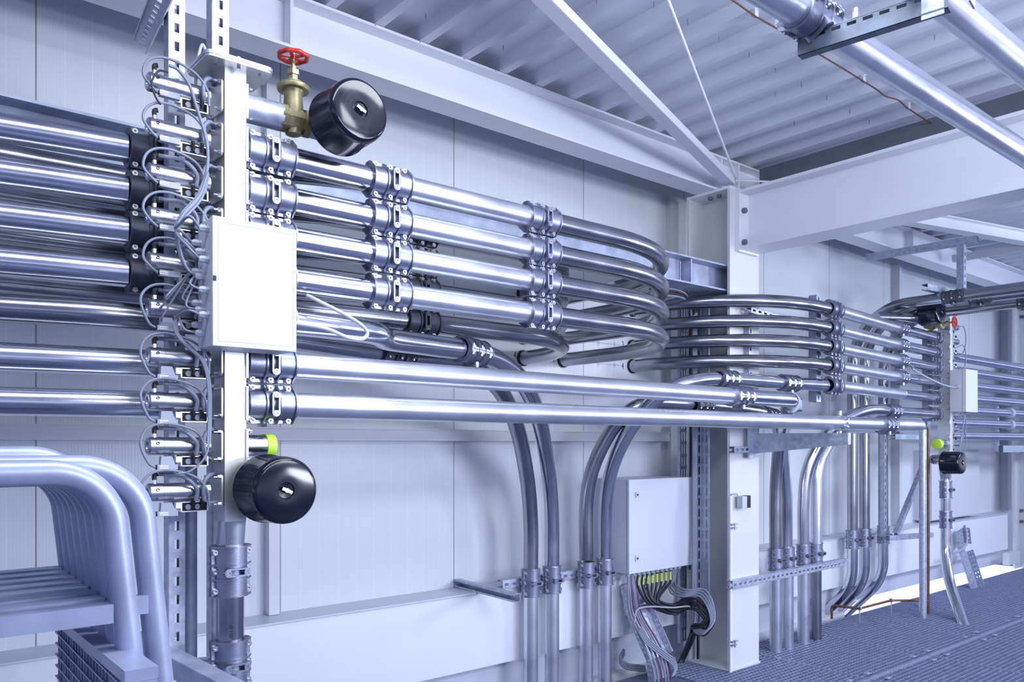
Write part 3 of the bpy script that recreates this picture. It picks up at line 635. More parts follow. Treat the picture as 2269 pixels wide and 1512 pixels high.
# ------------------------------------------------------------------ actuators
def actuator(label, loc, rot=0, sensor=0):
    t = thing('valve_actuator', label, 'actuator', 'actuators', loc, (0, 0, rot))
    MB().lathe((-.030, 0, 0), (-1, 0, 0), [(0, .0235), (.0275, .0235), (.028, .0225), (.030, .0225), (.0301, .0230), (.117, .0230), (.1171, .0222), (.119, .0222), (.1191, .0238), (.150, .0238), (.153, .0215), (.154, .0205), (.1535, .012), (.150, .011)], 32).build('cylinder', 'nickel', t, sharp=30)
    for xx in (-.044, -.164): MB().lathe((xx, -.0225, .007), (0, -1, .28), [(-.002, .0042), (.0022, .0040), (.0023, .0028), (-.0005, .0027)], 12).build('port', 'ink', t)
    rnd = []
    for cy_, cz_, a0 in ((.034, .034, 0), (-.034, .034, 90), (-.034, -.034, 180), (.034, -.034, 270)):
        for q in range(5): a_ = R(a0 + q*22.5); rnd.append((-.006, cy_ + .010*math.cos(a_), cz_ + .010*math.sin(a_)))
    MB().prism(rnd, (-.004, 0, 0)).build('flange_plate', 'zinc', t)
    for sy in (-.036, .036):
        for sz in (-.036, .036): MB().cyl((-.01, sy, sz), (-.028, sy, sz), .0035, 8).cyl((-.01, sy, sz), (-.018, sy, sz), .0065, 6).build('stud', 'chrome', t)
    # solenoid valve frame hanging below the cylinder
    fr_ = MB(); x0, x1 = -.105, -.038
    for z_ in (-.0275, -.0515): fr_.box((x0, -.020, z_-.0012), (x1, .014, z_+.0012))
    for x_ in (x0, x1): fr_.box((x_-.0016, -.020, -.0515), (x_+.0016, .014, -.0275))
    fr_.box((x0-.014, -.021, -.042), (x0, -.006, -.027)); f_ = fr_.build('valve_bracket', 'zinc', t)
    MB().box((x0+.003, -.008, -.050), (x1-.003, .012, -.029)).build('valve_block', 'black', t)
    for x_ in (-.087, -.064):
        p_ = MB().cyl((x_, -.019, -.040), (x_, -.008, -.040), .0075, 14).build('push_fitting', 'gland' if 0 else 'cable', t)
        MB().tube(crv([(x_+.010, -.022, -.043), (x_+.011, -.025, -.033), (x_+.008, -.027, -.020)], 4), .0045, 10).build('elbow', 'black', t)
    # top port with black elbow
    MB().cyl((-.166, 0, .020), (-.166, 0, .033), .006, 6).build('port_fitting', 'chrome', t)
    MB().tube(crv([(-.166, 0, .032), (-.166, 0, .044), (-.158, -.002, .047)], 4), .0058, 10).build('elbow', 'black', t)
    # reed switch with label plate
    if sensor:
        sb = MB().box((-.168, -.034, -.060), (-.118, -.016, -.047)); sb.prism([(-.160, -.032, -.047), (-.124, -.032, -.047), (-.132, -.032, -.026), (-.158, -.032, -.026)], (0, .018, 0)); zl = -.0535
    else: sb = MB().box((-.162, -.034, -.040), (-.112, -.018, -.025)); zl = -.0325
    sw = sb.build('reed_switch', 'plastic', t)
    lbp = MB().box((-.163, -.0352, zl-.004), (-.142, -.034, zl+.004)).build('label_plate', 'label', sw)
    mk = MB()
    for q in range(5): mk.box((-.1605+.004*q, -.0355, zl-.0014), (-.1590+.004*q, -.0352, zl+.0014))
    mk.build('plate_marks', 'ink', sw)
    MB().cyl((-.171 if sensor else -.165, -.026, zl), (-.160, -.026, zl), .005, 10).build('cable_boot', 'black', sw)
    return t
AX = .779
act = None; act2 = None
for k in range(10):
    lb = 'actuator cylinder on the near manifold, %s of ten' % ['topmost', 'second', 'third', 'fourth', 'fifth', 'sixth', 'seventh', 'eighth', 'ninth', 'lowest'][k]
    l_ = (AX, YA, zr(k))
    if k < 5: act = dup(act, lb, 'near actuators', l_) if act else actuator(lb, l_)
    else: act2 = dup(act2, lb, 'near actuators', l_) if act2 else actuator(lb, l_, 0, 1)
    (act if k < 5 else act2)['group'] = 'near actuators'
# corrugated hoses and sensor cables
def hose(pts, label, r=.0062, group='corrugated hoses'):
    P_ = crv(pts, 14); o_ = MB().tube(P_, r, 12, True, lambda i: r*(1.0 if i % 2 else .78)).build('corrugated_hose', 'cable', origin=P_[0], sharp=80); return tag(o_, label, 'hose', group)
def cable(pts, label, r=.0028, m='cable', group=None, name='cable', n=8):
    P_ = crv(pts, n); return tag(MB().tube(P_, r, 10).build(name, m, origin=P_[0], sharp=80), label, 'cable', group)
on = ['topmost', 'second', 'third', 'fourth', 'fifth', 'sixth', 'seventh', 'eighth', 'ninth', 'lowest']
for k in range(10):
    z = zr(k); zl = z - (.0325 if k < 5 else .0535); x0 = AX - (.165 if k < 5 else .171)
    # sensor lead looping out to the left and back over the cylinder
    ex = AX - .045 - .004*(k % 3)
    pts = [(x0, YA-.026, zl), (x0-.018, YA-.03, zl+.012), (x0-.036, YA-.03, z+.002+.004*(k % 2)), (x0-.028, YA-.03, z+.035), (x0-.002, YA-.032, z+.054), (x0+.04, YA-.034, z+.056), (AX-.075, YA-.036, z+.038), (ex, YA-.038, z+.002), (ex+.004, YA-.04, z-.04)]
    cable(pts, 'grey sensor lead looping left around the %s near actuator' % on[k], .0034, 'cable', 'sensor leads')
    if k > 1: hose([(AX-.072, YA-.03, z-.024), (AX-.070, YA-.034, z+.002), (AX-.082, YA-.034, z+.022), (AX-.105, YA-.02, z+.042), (AX-.14, YA-.006, z+.046), (AX-.157, YA-.002, z+.047)], 'corrugated hose over the barrel of the %s near actuator' % on[k])
    hose([(AX-.050, YA-.03, z-.024), (AX-.054, YA-.034, z-.004), (AX-.052, YA-.034, z+.022), (AX-.040, YA-.028, z+.038), (AX-.022, YA-.01, z+.044), (AX-.012, YA+.01, z+.042)], 'corrugated hose beside the flange of the %s near actuator' % on[k])
# trunk of cables from the top rows to the glands on the box
BX0, BX1, BY0, BY1, BZ0, BZ1 = .703, .920, 1.995, 2.105, 1.542, 1.861
GL = [(1.812, 0), (1.792, 1), (1.770, 2), (1.752, 0), (1.735, 1), (1.716, 2), (1.688, 0), (1.667, 1), (1.652, 2), (1.635, 0), (1.610, 1), (1.586, 2)]
GLz = [v_ for v_ in (510, 533, 557, 578, 597, 612, 645, 668, 686, 700, 717, 738)]
trunk = [atY(460, 330, 2.10), atY(458, 380, 2.10), atY(440, 430, 2.10), atY(405, 470, 2.095), atY(388, 505, 2.09)]
gpos = []
for i, v_ in enumerate(GLz):
    z_ = 1.3 + (982-v_)*2.02/1780; gpos.append(V((BX0, 2.03 + .028*((i*2) % 3), z_)))
for i, gp in enumerate(gpos):
    if i < 6:
        o_ = V((.002*(i % 3), -.004*(i % 2), -.003*i)); pts = [p + o_ for p in trunk[1:]] + [gp + V((-.05, -.01, .02)), gp + V((-.022, 0, 0))]
        cable(pts, 'grey trunk cable into the %s junction box gland' % on[i], .0034, 'cable', 'upper trunk cables')
    elif i < 9:
        s0 = atY(400, 606, 2.10) + V((.003*i, 0, 0)); pts = [gp + V((-.05, .13, -.01)), gp + V((-.085, .06, -.02)), s0 + V((-.01, 0, -.012)), s0, s0 + V((.02, 0, .004)), gp + V((-.045, 0, .012)), gp + V((-.022, 0, 0))]
        cable(pts, 'grey cable looping into a middle box gland, %s of three' % on[i-6], .0026, 'cable', 'middle gland cables')
    else:
        o_ = V((.003*(i % 3), 0, 0)); pts = [gp + V((-.022, 0, 0)), gp + V((-.05, -.004, .006)), atY(390, 705, 2.09)+o_, atY(388, 735, 2.085)+o_, atY(410, 765, 2.08)+o_, atY(447, 800, 2.09)+o_, atY(460, 850, 2.095)+o_, atY(462, 920, 2.10)+o_, atY(460, 985, 2.10)+o_]
        if i == 10: pts += [atY(450, 1020, 2.10), atY(420, 1045, 2.105), atY(395, 1050, 2.11)]
        cable(pts, 'grey cable from a lower box gland down along the actuators, %s of three' % on[i-9], .0028, 'cable', 'lower trunk cables')
cable([atY(375, 145, 2.10), atY(395, 155, 2.10), atY(420, 190, 2.10), atY(436, 240, 2.10), atY(452, 290, 2.10), trunk[0], trunk[1], trunk[2]], 'thick grey cable coming down from above the top actuator into the trunk', .0042)
cable([atY(372, 160, 2.13), atY(350, 158, 2.12), atY(336, 185, 2.12), atY(345, 215, 2.12), atY(356, 232, 2.125)], 'black-edged cable arching over the end of the top actuator', .0026, 'cableb')
cable([atY(432, 235, 2.24), atY(436, 150, 2.24), atY(447, 100, 2.24), atY(457, 120, 2.24), atY(458, 170, 2.24)], 'pale air tube looping up between the two slotted struts', .004, 'cablel')
# the white junction box
jb = thing('junction_box', 'white rectangular junction box mounted on the near manifold post', 'box', loc=(.8, 2.05, BZ0))
oo = (.8, 2.05, BZ0)
MB().box((BX0, BY0+.022, BZ0), (BX1, BY1, BZ1)).build('box_body', 'box', jb, oo)
lid = MB(); lid.box((BX0-.002, BY0, BZ0-.002), (BX1+.002, BY0+.021, BZ1+.002)); l_ = lid.build('box_lid', 'box', jb, oo)
bv = l_.modifiers.new('b', 'BEVEL'); bv.width = .002; bv.segments = 2
mb = MB(); x0, x1, z0_, z1_ = BX0+.012, BX1-.009, BZ0+.012, BZ1-.012; yy = BY0-.0006
for a_, b2 in (((x0, z0_), (x1, z0_)), ((x1, z0_), (x1, z1_)), ((x1, z1_), (x0, z1_)), ((x0, z1_), (x0, z0_))): mb.obox((a_[0], yy, a_[1]), (b2[0], yy, b2[1]), .0008, .0008, (0, 1, 0))
mb.build('lid_seam', 'cab', l_, oo)
p = atY(474, 616, BY0); MB().box((BX0-.001, BY0-.001, p.z-.007), (BX0+.007, BY0+.004, p.z+.006)).build('latch_slot', 'ink', l_, oo)
for gp in gpos:
    MB().lathe(gp + V((.002, 0, 0)), (-1, 0, 0), [(0, .0098), (.007, .0098), (.0071, .0080), (.011, .0080), (.0111, .0094), (.021, .0088), (.026, .005)], 6).build('cable_gland', 'gland', jb, oo)
gz = atY(657, 716, 2.05); MB().lathe((BX1, 2.05, gz.z), (1, 0, 0), [(0, .011), (.006, .011), (.0061, .009), (.014, .009), (.018, .006)], 8).build('cable_gland', 'gland', jb, oo)
MB().box((.78, BY1, 1.58), (.84, 2.126, 1.82)).build('mounting_plate', 'zinc', jb, oo)
g0 = V((BX1+.016, 2.05, gz.z))
cable([g0, atY(720, 728, 2.06), atY(770, 748, 2.07), atY(800, 752, 2.08), atY(814, 740, 2.09), atY(800, 720, 2.09), atY(760, 695, 2.10), atY(705, 667, 2.11), atY(680, 655, 2.13)], 'thick pale cable hanging in a loop right of the junction box', .0056, 'cablel')
# slotted struts behind the manifold
OS = []
def strut(p0, p1, face, label, sz=.041, m='galv', slots=True, name='slotted_strut'):
    return tag(MB().strut(p0, p1, face, sz, slots).build(name, m, origin=p0, sharp=30), label, 'strut')
strut((.696, 2.275, .70), (.696, 2.275, 3.0), (0, -1, 0), 'tall slotted galvanised strut behind the actuators, left one of the pair')
strut((.812, 2.27, .30), (.812, 2.27, 3.0), (0, -1, 0), 'tall slotted galvanised strut right behind the near manifold post', .045)
tag(MB().cyl((.745, 2.29, .3), (.745, 2.29, 1.28), .0165, 18).build('support_tube', 'galvblue', origin=(.745, 2.29, .3)), 'dark galvanised round tube behind the lowest actuators', 'tube')
a = atY(322, 100, 2.9); 
a = atX(312, 92, .75); strut(atY(315, 95, 2.62), atY(315, 95, 2.62) + (atY(368, -30, 2.05) - atY(315, 95, 2.62))*1.5, (-.3, -.75, -.5), 'slotted strut slanting down from the roof at the top left', .045)
strut((.63, 2.42, .74), (.72, 1.85, .70), (0, 0, 1), 'galvanised double rail sloping forward under the near manifold', .05, 'galvblue', False, 'support_rail')
tag(MB().tube(crv([(.70, 2.24, .71), (.745, 2.262, .700), (.79, 2.20, .712)], 6), .007, 10).build('strap_hook', 'cablel', origin=(.7, 2.3, .71)), 'pale plastic strap hook between round tube and lower coupling', 'strap')
# small printed mark on the down-pipe
dp = [o_ for o_ in COL.objects if o_.get('label', '').startswith('steel down-pipe')][0]
text('EI 1.40', .012, 'ink', dp, 'printed_mark', Matrix.Translation((-.012, -.0362, -.215)) @ Matrix.Rotation(R(-18), 4, 'Z') @ FRONT @ Matrix.Rotation(R(-90), 4, 'Z'))

# ------------------------------------------------------------------ wall bracket, rails for the drop pipes
strut((2.365, WY, .60), (2.365, 2.80, .592), (1, 0, 0), 'galvanised bracket arm sticking out of the wall above the duct', .036, slots=False, name='bracket_arm')
strut((2.50, 3.092, .60), (3.42, 3.092, .60), (0, -1, 0), 'slotted rail behind the four drop pipes at the wall', .04, name='slotted_rail')
strut((c0-.03, 2.70, .50), (5.20, 2.725, .50), (0, -1, 0), 'slotted galvanised rail projecting right from the column low down', .042, name='slotted_rail')
# cantilever arm on the column
ca = thing('cantilever_arm', 'tapered galvanised cantilever arm on the column carrying the lowest run', 'bracket', loc=(4.05, 2.69, 1.3))
MB().prism([(4.035, 2.68, 1.355), (4.035, 2.10, 1.352), (4.035, 2.10, 1.292), (4.035, 2.68, 1.238)], (.03, 0, 0)).build('arm_plate', 'galv', ca, (4.05, 2.69, 1.3))
MB().box((4.0, 2.672, 1.215), (4.10, 2.684, 1.40)).build('root_plate', 'galv', ca, (4.05, 2.69, 1.3))
strut((3.86, 2.693, 1.262), (4.16, 2.693, 1.262), (0, -1, 0), 'short slotted clamp rail across the column face at the cantilever arm', .034, name='clamp_rail')
strut((4.03, 2.70, 1.42), (4.03, 2.70, 2.05), (0, -1, 0), 'upright strut on the column face behind the crossing bends', .035)
strut((3.98, 2.66, 2.06), (4.62, 2.60, 2.00), (0, -1, 0), 'short slanting slotted rail on the column above the second crossing bend', .03, name='slotted_rail')
strut((4.56, 2.585, 1.55), (4.56, 2.585, 2.20), (0, -1, 0), 'upright strut behind the coupling stack right of the column', .05, 'galvblue')
# switch and conduit on the column
sw = thing('door_sensor', 'small grey sensor with dark face stuck on the column front', 'sensor', loc=(3.95, 2.70, 1.0))
p = atY(1641, 1112, 2.70)
MB().cbox((p.x-3.95-.012, -.018, p.z-1.0), (.045, .036, .066)).build('sensor_body', 'gland', sw); MB().cbox((p.x-3.95+.028, -.020, p.z-1.0), (.034, .034, .070)).build('sensor_face', 'ink', sw)
cable([(p.x-.03, 2.70, p.z+.03), (p.x-.035, 2.70, p.z+.045), (p.x-.07, 2.71, p.z+.045), (c0+.0, 2.705, p.z+.03), (c0-.008, 2.705, p.z-.02)], 'short grey lead from the column sensor into the conduit', .0035, 'plastic')
tag(MB().cyl((c0-.009, 2.706, 0), (c0-.009, 2.706, 1.0), .009, 12).build('conduit', 'paint', origin=(c0-.009, 2.706, 0)), 'white conduit running down the left edge of the column face', 'conduit')
for v_, lb in ((1167, 'upper'), (1427, 'lower')):
    p = atY(1617, v_, 2.70); q = thing('conduit_clip', 'small galvanised clip holding the column conduit, %s of two' % lb, 'clip', 'conduit clips', (c0, 2.70, p.z))
    MB().box((-.02, -.016, -.014), (.02, .0, -.006)).box((-.02, -.016, .006), (.035, 0, .014)).build('clip_jaw', 'galv', q); MB().cyl((-.005, -.02, -.02), (-.005, -.02, .02), .005, 8).build('bolt', 'chrome', q)

# ------------------------------------------------------------------ control cabinet, cable trays, cables
KX0, KX1, KY0, KY1, KZ0, KZ1 = 3.30, 3.85, 2.96, 3.24, .582, 1.098
kb = thing('control_cabinet', 'light grey wall cabinet with two locks beside the column', 'cabinet', loc=(KX0, KY1, KZ0)); oo = (KX0, KY1, KZ0)
MB().box((KX0, KY0+.022, KZ0), (KX1, KY1, KZ1)).build('cabinet_body', 'cab', kb, oo)
d_ = MB().box((KX0-.001, KY0, KZ0-.001), (KX1+.001, KY0+.018, KZ1+.001)).build('door', 'cab', kb, oo); bv = d_.modifiers.new('b', 'BEVEL'); bv.width = .003; bv.segments = 2
for v_ in (1097, 1238):
    p = atY(1411, v_, KY0); MB().cbox((p.x, KY0-.003, p.z), (.026, .006, .030)).build('lock', 'gland', d_, oo); MB().cyl((p.x, KY0-.0075, p.z), (p.x, KY0-.005, p.z), .006, 12).build('lock', 'ink', d_, oo)
gx_ = [3.345, 3.39, 3.43, 3.47, 3.51, 3.55, 3.59, 3.63, 3.67, 3.71, 3.75, 3.79]
for x_ in gx_: MB().lathe((x_, KY0+.05, KZ0+.002), (0, 0, -1), [(0, .018), (.010, .018), (.0101, .014), (.020, .013), (.026, .008)], 10).build('cable_gland', 'gland', kb, oo)
yb = KY0 + .05
for i, x_ in enumerate(gx_[2:10]):
    o_ = V((.004*(i % 3), -.012*(i % 3), .017*(i % 4) - .022))
    fn = atY(1450, 1335, yb-.03) + V((.01*(i-4), 0, 0))
    pts = [V((x_, yb, KZ0-.02)), V((x_-.006, yb-.005, KZ0-.09)), fn + o_*.5, atY(1488, 1352, yb-.05)+o_, atY(1518, 1340, 2.90)+o_, atY(1546, 1344, 2.82)+o_*1.3, atY(1566, 1372, 2.775)+o_*1.5, atY(1556, 1396, 2.79)+o_*1.2, atY(1534, 1398, 2.86)+o_, atY(1528, 1420, 2.93)+o_*.7, atY(1510, 1462, yb)+o_*.5, atY(1490, 1500, yb)+o_*.5]
    cable(pts, 'black cable under the cabinet, %s from the left' % on[i+1 if i else 0].replace('topmost', 'first'), .0080, 'cableb', 'black cabinet cables')
    tag(MB().tube([pts[0]+V((0, 0, -.012)), pts[0]*.45+pts[1]*.55, pts[1]+V((0, 0, .01))], .0085, 10).build('marker_sleeve', 'ygreen', origin=pts[0]), 'yellow-green cable marker sleeve, %s from the left' % on[i+1 if i else 0].replace('topmost', 'first'), 'sleeve', 'marker sleeves')
for i in range(4):
    o_ = V((.008*i, -.008*i, .012*i)); x_ = gx_[10] - .03 + .015*i
    pts = [V((x_, yb, KZ0-.02)), V((x_-.01, yb, KZ0-.08)), atY(1485, 1312, yb-.03)+o_, atY(1510, 1322, 2.90)+o_, atY(1545, 1320, 2.83)+o_, atY(1566, 1342, 2.76)+o_*.8, atY(1575, 1380, 2.74)+o_*.6, atY(1558, 1406, 2.76)+o_*.6, atY(1538, 1398, 2.84)+o_*.6, atY(1534, 1365, 2.90)+o_*.5, atY(1536, 1200, 2.93)+o_*.5, atY(1536, 900, 2.93)+o_*.5, atY(1536, 700, 2.93)+o_*.5]
    cable(pts, 'grey cable curling from the cabinet up between the trays, %s of four' % on[i].replace('topmost', 'first'), .006, 'cable', 'grey riser cables')
for i in range(7):
    x_ = atY(1528+3.2*i, 900, 2.98).x; a_ = -.3 if i > 3 else .55
    tag(MB().tube([(x_, 2.98-.006*(i % 2), a_), (x_+.003, 2.975, 1.3), (x_, 2.98-.006*(i % 2), 2.15)], .0055, 8).build('cable', ('cableb', 'cablel', 'cableb')[i % 3], origin=(x_, 2.98, a_)), 'straight vertical cable between the trays, %s of seven from the left' % on[i].replace('topmost', 'first'), 'cable', 'vertical cables')
for i in range(6):                               # cable wreath behind the beam end
    o_ = V((.0, .0, .013*i)); pts = [atY(1440, 662, 2.9)+o_, atY(1480, 655, 2.9)+o_, atY(1520, 665, 2.9)+o_*.8, atY(1532, 700, 2.93)+o_*.3, atY(1534, 760, 2.95)]
    cable(pts, 'dark cable arching over below the galvanised beam end, %s of six' % on[i], .006, 'cableb' if i % 3 else 'cable', 'arching cables')
t1 = MB().slotted((3.853, 3.07, .10), (0, 0, 1), (1, 0, 0), 2.06, .105, .055, .008, .075, 4, .002)
t1.box((3.851, 3.05, .10), (3.853, 3.07, 2.16)); t1.box((3.956, 3.05, .10), (3.959, 3.07, 2.16))
tag(t1.build('cable_tray', 'galv', origin=(3.93, 3.07, .1)), 'pale perforated vertical cable tray left of the column, behind the cabinet', 'cable tray')
t2 = MB().slotted((3.862, 2.845, .24), (0, 0, 1), (0, 1, 0), 1.9, .095, .045, .010, .062, 3, .002)
t2.box((3.848, 2.843, .24), (3.864, 2.845, 2.14)); t2.box((3.848, 2.94, .24), (3.864, 2.942, 2.14))
tag(t2.build('cable_tray', 'galvblue', origin=(3.86, 2.85, .24)), 'dark perforated cable tray standing edge-on against the column', 'cable tray')
# sloping tray to the floor
st_ = thing('cable_tray', 'bent perforated cable tray sloping from under the cabinet to the floor', 'cable tray', loc=(3.2, 2.95, 0)); oo = (3.2, 2.95, 0)
A0, A1, A2, A3 = atY(1375, 1300, 3.06), atY(1384, 1352, 3.05), atY(1432, 1465, 2.90), atY(1440, 1560, 2.88)
sd = V((.17, -.02, 0)); 
for P0, P1 in ((A0, A1), (A1, A2), (A2, A3)):
    L_ = P1 - P0; Ln = L_.length; Ld = L_.normalized(); W_ = (sd - Ld*sd.dot(Ld)).normalized()
    MB().slotted(P0, Ld, W_, Ln, .17, .03, .006, .055, 4, .002).build('tray_bed', 'galv', st_, oo)
    Nn = Ld.cross(W_); Nn = Nn if Nn.y < 0 else -Nn
    for s0 in (0, .17): MB().slotted(P0 + W_*s0, Ld, Nn, Ln, .045, .012, .006, .03, 2, .002).build('tray_side', 'galv', st_, oo)
for i, (m_, du) in enumerate((('cable', 0), ('cable', 8), ('violet', 16), ('cable', 24), ('cable', 30), ('violet', 36))):
    pts = [V((gx_[0]+.01*i, yb, KZ0-.02)), atY(1392+du*.5, 1310, 2.98), atY(1396+du*.7, 1360, 2.97), atY(1418+du*.9, 1410, 2.91), atY(1440+du, 1460, 2.84), atY(1450+du, 1500, 2.82), atY(1452+du, 1560, 2.82)]
    cable(pts, '%s cable lying in the sloping tray, %s from the left' % ('violet' if m_ == 'violet' else 'grey', on[i].replace('topmost', 'first')), .0055, m_, 'tray cables')
cable([atY(1406, 1380, 2.93), atY(1412, 1352, 2.93), atY(1440, 1345, 2.92), atY(1490, 1347, 2.9), atY(1530, 1345, 2.87), atY(1541, 1365, 2.86), atY(1536, 1395, 2.86)], 'single grey cable arching from the sloping tray across to the cable loop', .005, 'plastic')
for i in range(4):
    o_ = V((.006*i, 0, .008*i)); cable([atY(1415, 1400, 2.9)+o_, atY(1430, 1425, 2.86)+o_, atY(1462, 1452, 2.82)+o_, atY(1488, 1472, 2.80)+o_, atY(1495, 1492, 2.79)+o_, atY(1488, 1500, 2.79)+o_], 'grey cable drooping over the sloping tray edge, %s of four' % on[i], .0048, 'cable', 'drooping cables')
for i in range(3):
    o_ = V((0, 0, .012*i)); cable([atY(1382, 1450, 3.1)+o_, atY(1375, 1468, 3.08)+o_, atY(1390, 1482, 3.05)+o_, atY(1430, 1487, 3.0)+o_], 'coiled dark cable on the ledge behind the sloping tray, %s of three' % on[i], .008, 'cable', 'ledge cables')

# ------------------------------------------------------------------ far manifold
MX2, MY2 = 6.64, 2.66
man2 = manifold(MX2, MY2, 'white manifold post far right in front of the far bright runs', -1)
act3 = None
for k in range(0, 10):
    lb = 'small actuator on the right side of the far manifold, %s of ten' % on[k]; l_ = (MX2+.029, MY2, zr(k))
    act3 = dup(act3, lb, 'far actuators', l_, (0, 0, R(180))) if act3 else actuator(lb, l_, R(180))
    act3['group'] = 'far actuators'
B2 = thing('junction_box', 'pale junction box on the far manifold seen from its side', 'box', loc=(6.57, 2.54, 1.54)); oo = (6.57, 2.54, 1.54)
MB().box((6.57, 2.51, 1.54), (6.79, 2.60, 1.862)).build('box_body', 'box', B2, oo); MB().box((6.568, 2.485, 1.538), (6.792, 2.508, 1.864)).build('box_lid', 'box', B2, oo)
MB().box((6.60, 2.60, 1.58), (6.67, 2.62, 1.84)).build('mounting_plate', 'zinc', B2, oo)
MB().lathe((6.57, 2.54, 1.73), (-1, 0, 0), [(0, .014), (.01, .014), (.014, .008)], 10).build('cable_gland', 'gland', B2, oo)
cable([(6.556, 2.54, 1.73), (6.40, 2.52, 1.72), (6.2, 2.53, 1.74), (6.02, 2.58, 1.80), (5.97, 2.62, 1.84)], 'grey cable hanging from the side of the far junction box', .0065, 'plastic')
for i in range(2): cable([(6.72+.01*i, 2.55, 1.54), (6.70, 2.56, 1.40), (6.66+.02*i, 2.57, 1.25), (6.64, 2.60, 1.08)], 'thin dark lead below the far junction box, %s of two' % ('left', 'right')[i], .004, 'cable', 'leads below the far box')
for i, (z_, zz) in enumerate(((2.2, 2.0), (2.05, 1.86), (1.5, 1.33), (1.38, 1.2))):
    cable([(6.74, 2.63, z_), (6.83, 2.60, z_+.02), (6.87, 2.60, (z_+zz)/2), (6.82, 2.61, zz), (6.74, 2.62, zz-.01)], 'grey sensor lead looping right of the far manifold, %s of four' % on[i], .004, 'cable', 'far sensor leads')
cap((6.02, 2.565, zr(0)+.012), .088, .125, 'black filter cap high up in front of the far manifold')
cap((6.39, 2.565, zr(9)-.022), .088, .125, 'black filter cap low down at the far manifold')
pipe(bend([(6.60, MY2, zr(0)), (6.02, MY2, zr(0)), (6.02, 2.55, zr(0))], .05, 6), 'steel nipple behind the upper far filter cap', 'darksteel', r=.036)
pipe(bend([(6.60, MY2, zr(9)), (6.39, MY2, zr(9)), (6.39, 2.55, zr(9))], .05, 6), 'steel nipple behind the lower far filter cap', 'darksteel', r=.036)
tag(MB().cyl((5.62, 2.72, 2.19), (5.95, 2.60, 2.20), .038, 24).build('pipe_stub', 'darksteel', origin=(5.62, 2.72, 2.19)), 'blind pipe stub left of the upper far filter cap', 'pipe')
g2 = thing('gate_valve', 'small brass gate valve with red handwheel on the far manifold', 'valve', loc=(6.36, MY2, zr(0)-.022), rot=(R(90), 0, 0))
for ch in gv.children: c = ch.copy(); COL.objects.link(c); c.parent = g2
g2.scale = (.95, .95, .95)
lt2 = thing('capped_nozzle', 'nozzle with lime green end cap on the far manifold', 'nozzle', loc=(6.58, MY2, zr(8)), rot=(0, 0, R(180)))
for ch in lt.children: c = ch.copy(); COL.objects.link(c); c.parent = lt2
lt2.scale = (1.6, 1.2, 1.2)
P = [(MX2, MY2, 1.02), (MX2, MY2, .60), (MX2-.02, MY2-.01, .42), (MX2-.11, MY2-.07, .25), (MX2-.26, MY2-.18, .10), (6.20, 2.36, -.02), (6.05, 2.25, -.12)]
pipe(crv(P, 10), 'steel pipe sweeping from the far manifold down through the grating', 'steel')
for z_, lb in ((.935, 'upper'), (.70, 'lower')): coupling((MX2, MY2, z_), (0, 0, -1), 'cast coupling under the far manifold, %s of two' % lb, 'couplings under the far manifold')
# strut frame in front of the far manifold
def st(u0, v0, u1, v1, y0, y1, label, sz=.041, face=(0, -1, 0), m='galv', slots=True): return strut(atY(u0, v0, y0), atY(u1, v1, y1), face, label, sz, m, slots)
p = atY(1957, 1190, 2.86); strut((p.x, 2.86, p.z), (p.x, 2.86, 1.38), (0, -1, 0), 'upright slotted strut of the frame left of the thin galvanised tube', .032)
q = atY(2052, 1200, 2.76); strut((q.x, 2.76, q.z-.02), (q.x, 2.76, 2.15), (0, -1, 0), 'upright slotted strut just left of the far manifold')
strut((p.x-.06, 2.80, p.z), (q.x, 2.72, p.z-.01), (0, -1, 0), 'horizontal lower strut of the frame by the thin tube', .035, slots=False)
strut((p.x+.07, 2.80, p.z+.02), (q.x-.06, 2.75, 1.13), (0, -1, 0), 'diagonal strut of the frame by the thin tube', .035, slots=False)
strut((p.x+.03, 2.80, 1.345), (q.x, 2.75, 1.345), (0, -1, 0), 'horizontal upper strut of the frame under the lowest run', .035, 'galvblue', False)
g3 = atZ(2045, 1368, 0); tag(MB().cyl((g3.x, g3.y, -.05), (g3.x, g3.y, 1.40), .026, 20).build('galvanised_tube', 'galv', origin=(g3.x, g3.y, 0)), 'thin sparkling galvanised tube standing on the grating before the far manifold', 'tube')
g4 = atZ(2057, 1360, 0); cp = tag(MB().cyl((g4.x, g4.y, -.05), (g4.x, g4.y, 1.42), .010, 12).build('copper_pipe', 'copper', origin=(g4.x, g4.y, 0)), 'upright thin copper pipe next to the sparkling galvanised tube', 'pipe')
a0, a1, a2, a3 = atZ(1843, 1372, 0), atZ(1843, 1340, .09), atZ(1905, 1350, .09), atZ(1980, 1328, .09)
a1 = V((a0.x, a0.y, .10)); a2 = atZ(1905, 1349, .10); a3 = atZ(1975, 1331, .10); a4 = V((g4.x, g4.y, .10))
pipe(bend([a0, a1, a2, a3, a4], .02, 5), 'low copper line crossing above the grating edge on little feet', 'copper', r=.009, name='copper_line')
for pp, lb in ((a2, 'left'), (a3, 'right')):
    q_ = thing('line_foot', 'small stand under the low copper line, %s one' % lb, 'stand', 'copper line feet', (pp.x, pp.y, 0)); MB().cyl((0, 0, -.01), (0, 0, .09), .004, 8).build('rod', 'galv', q_); MB().ring((-.008, 0, .10), (1, 0, 0), .0095, .016, .016, 14).build('clip_ring', 'galv', q_)
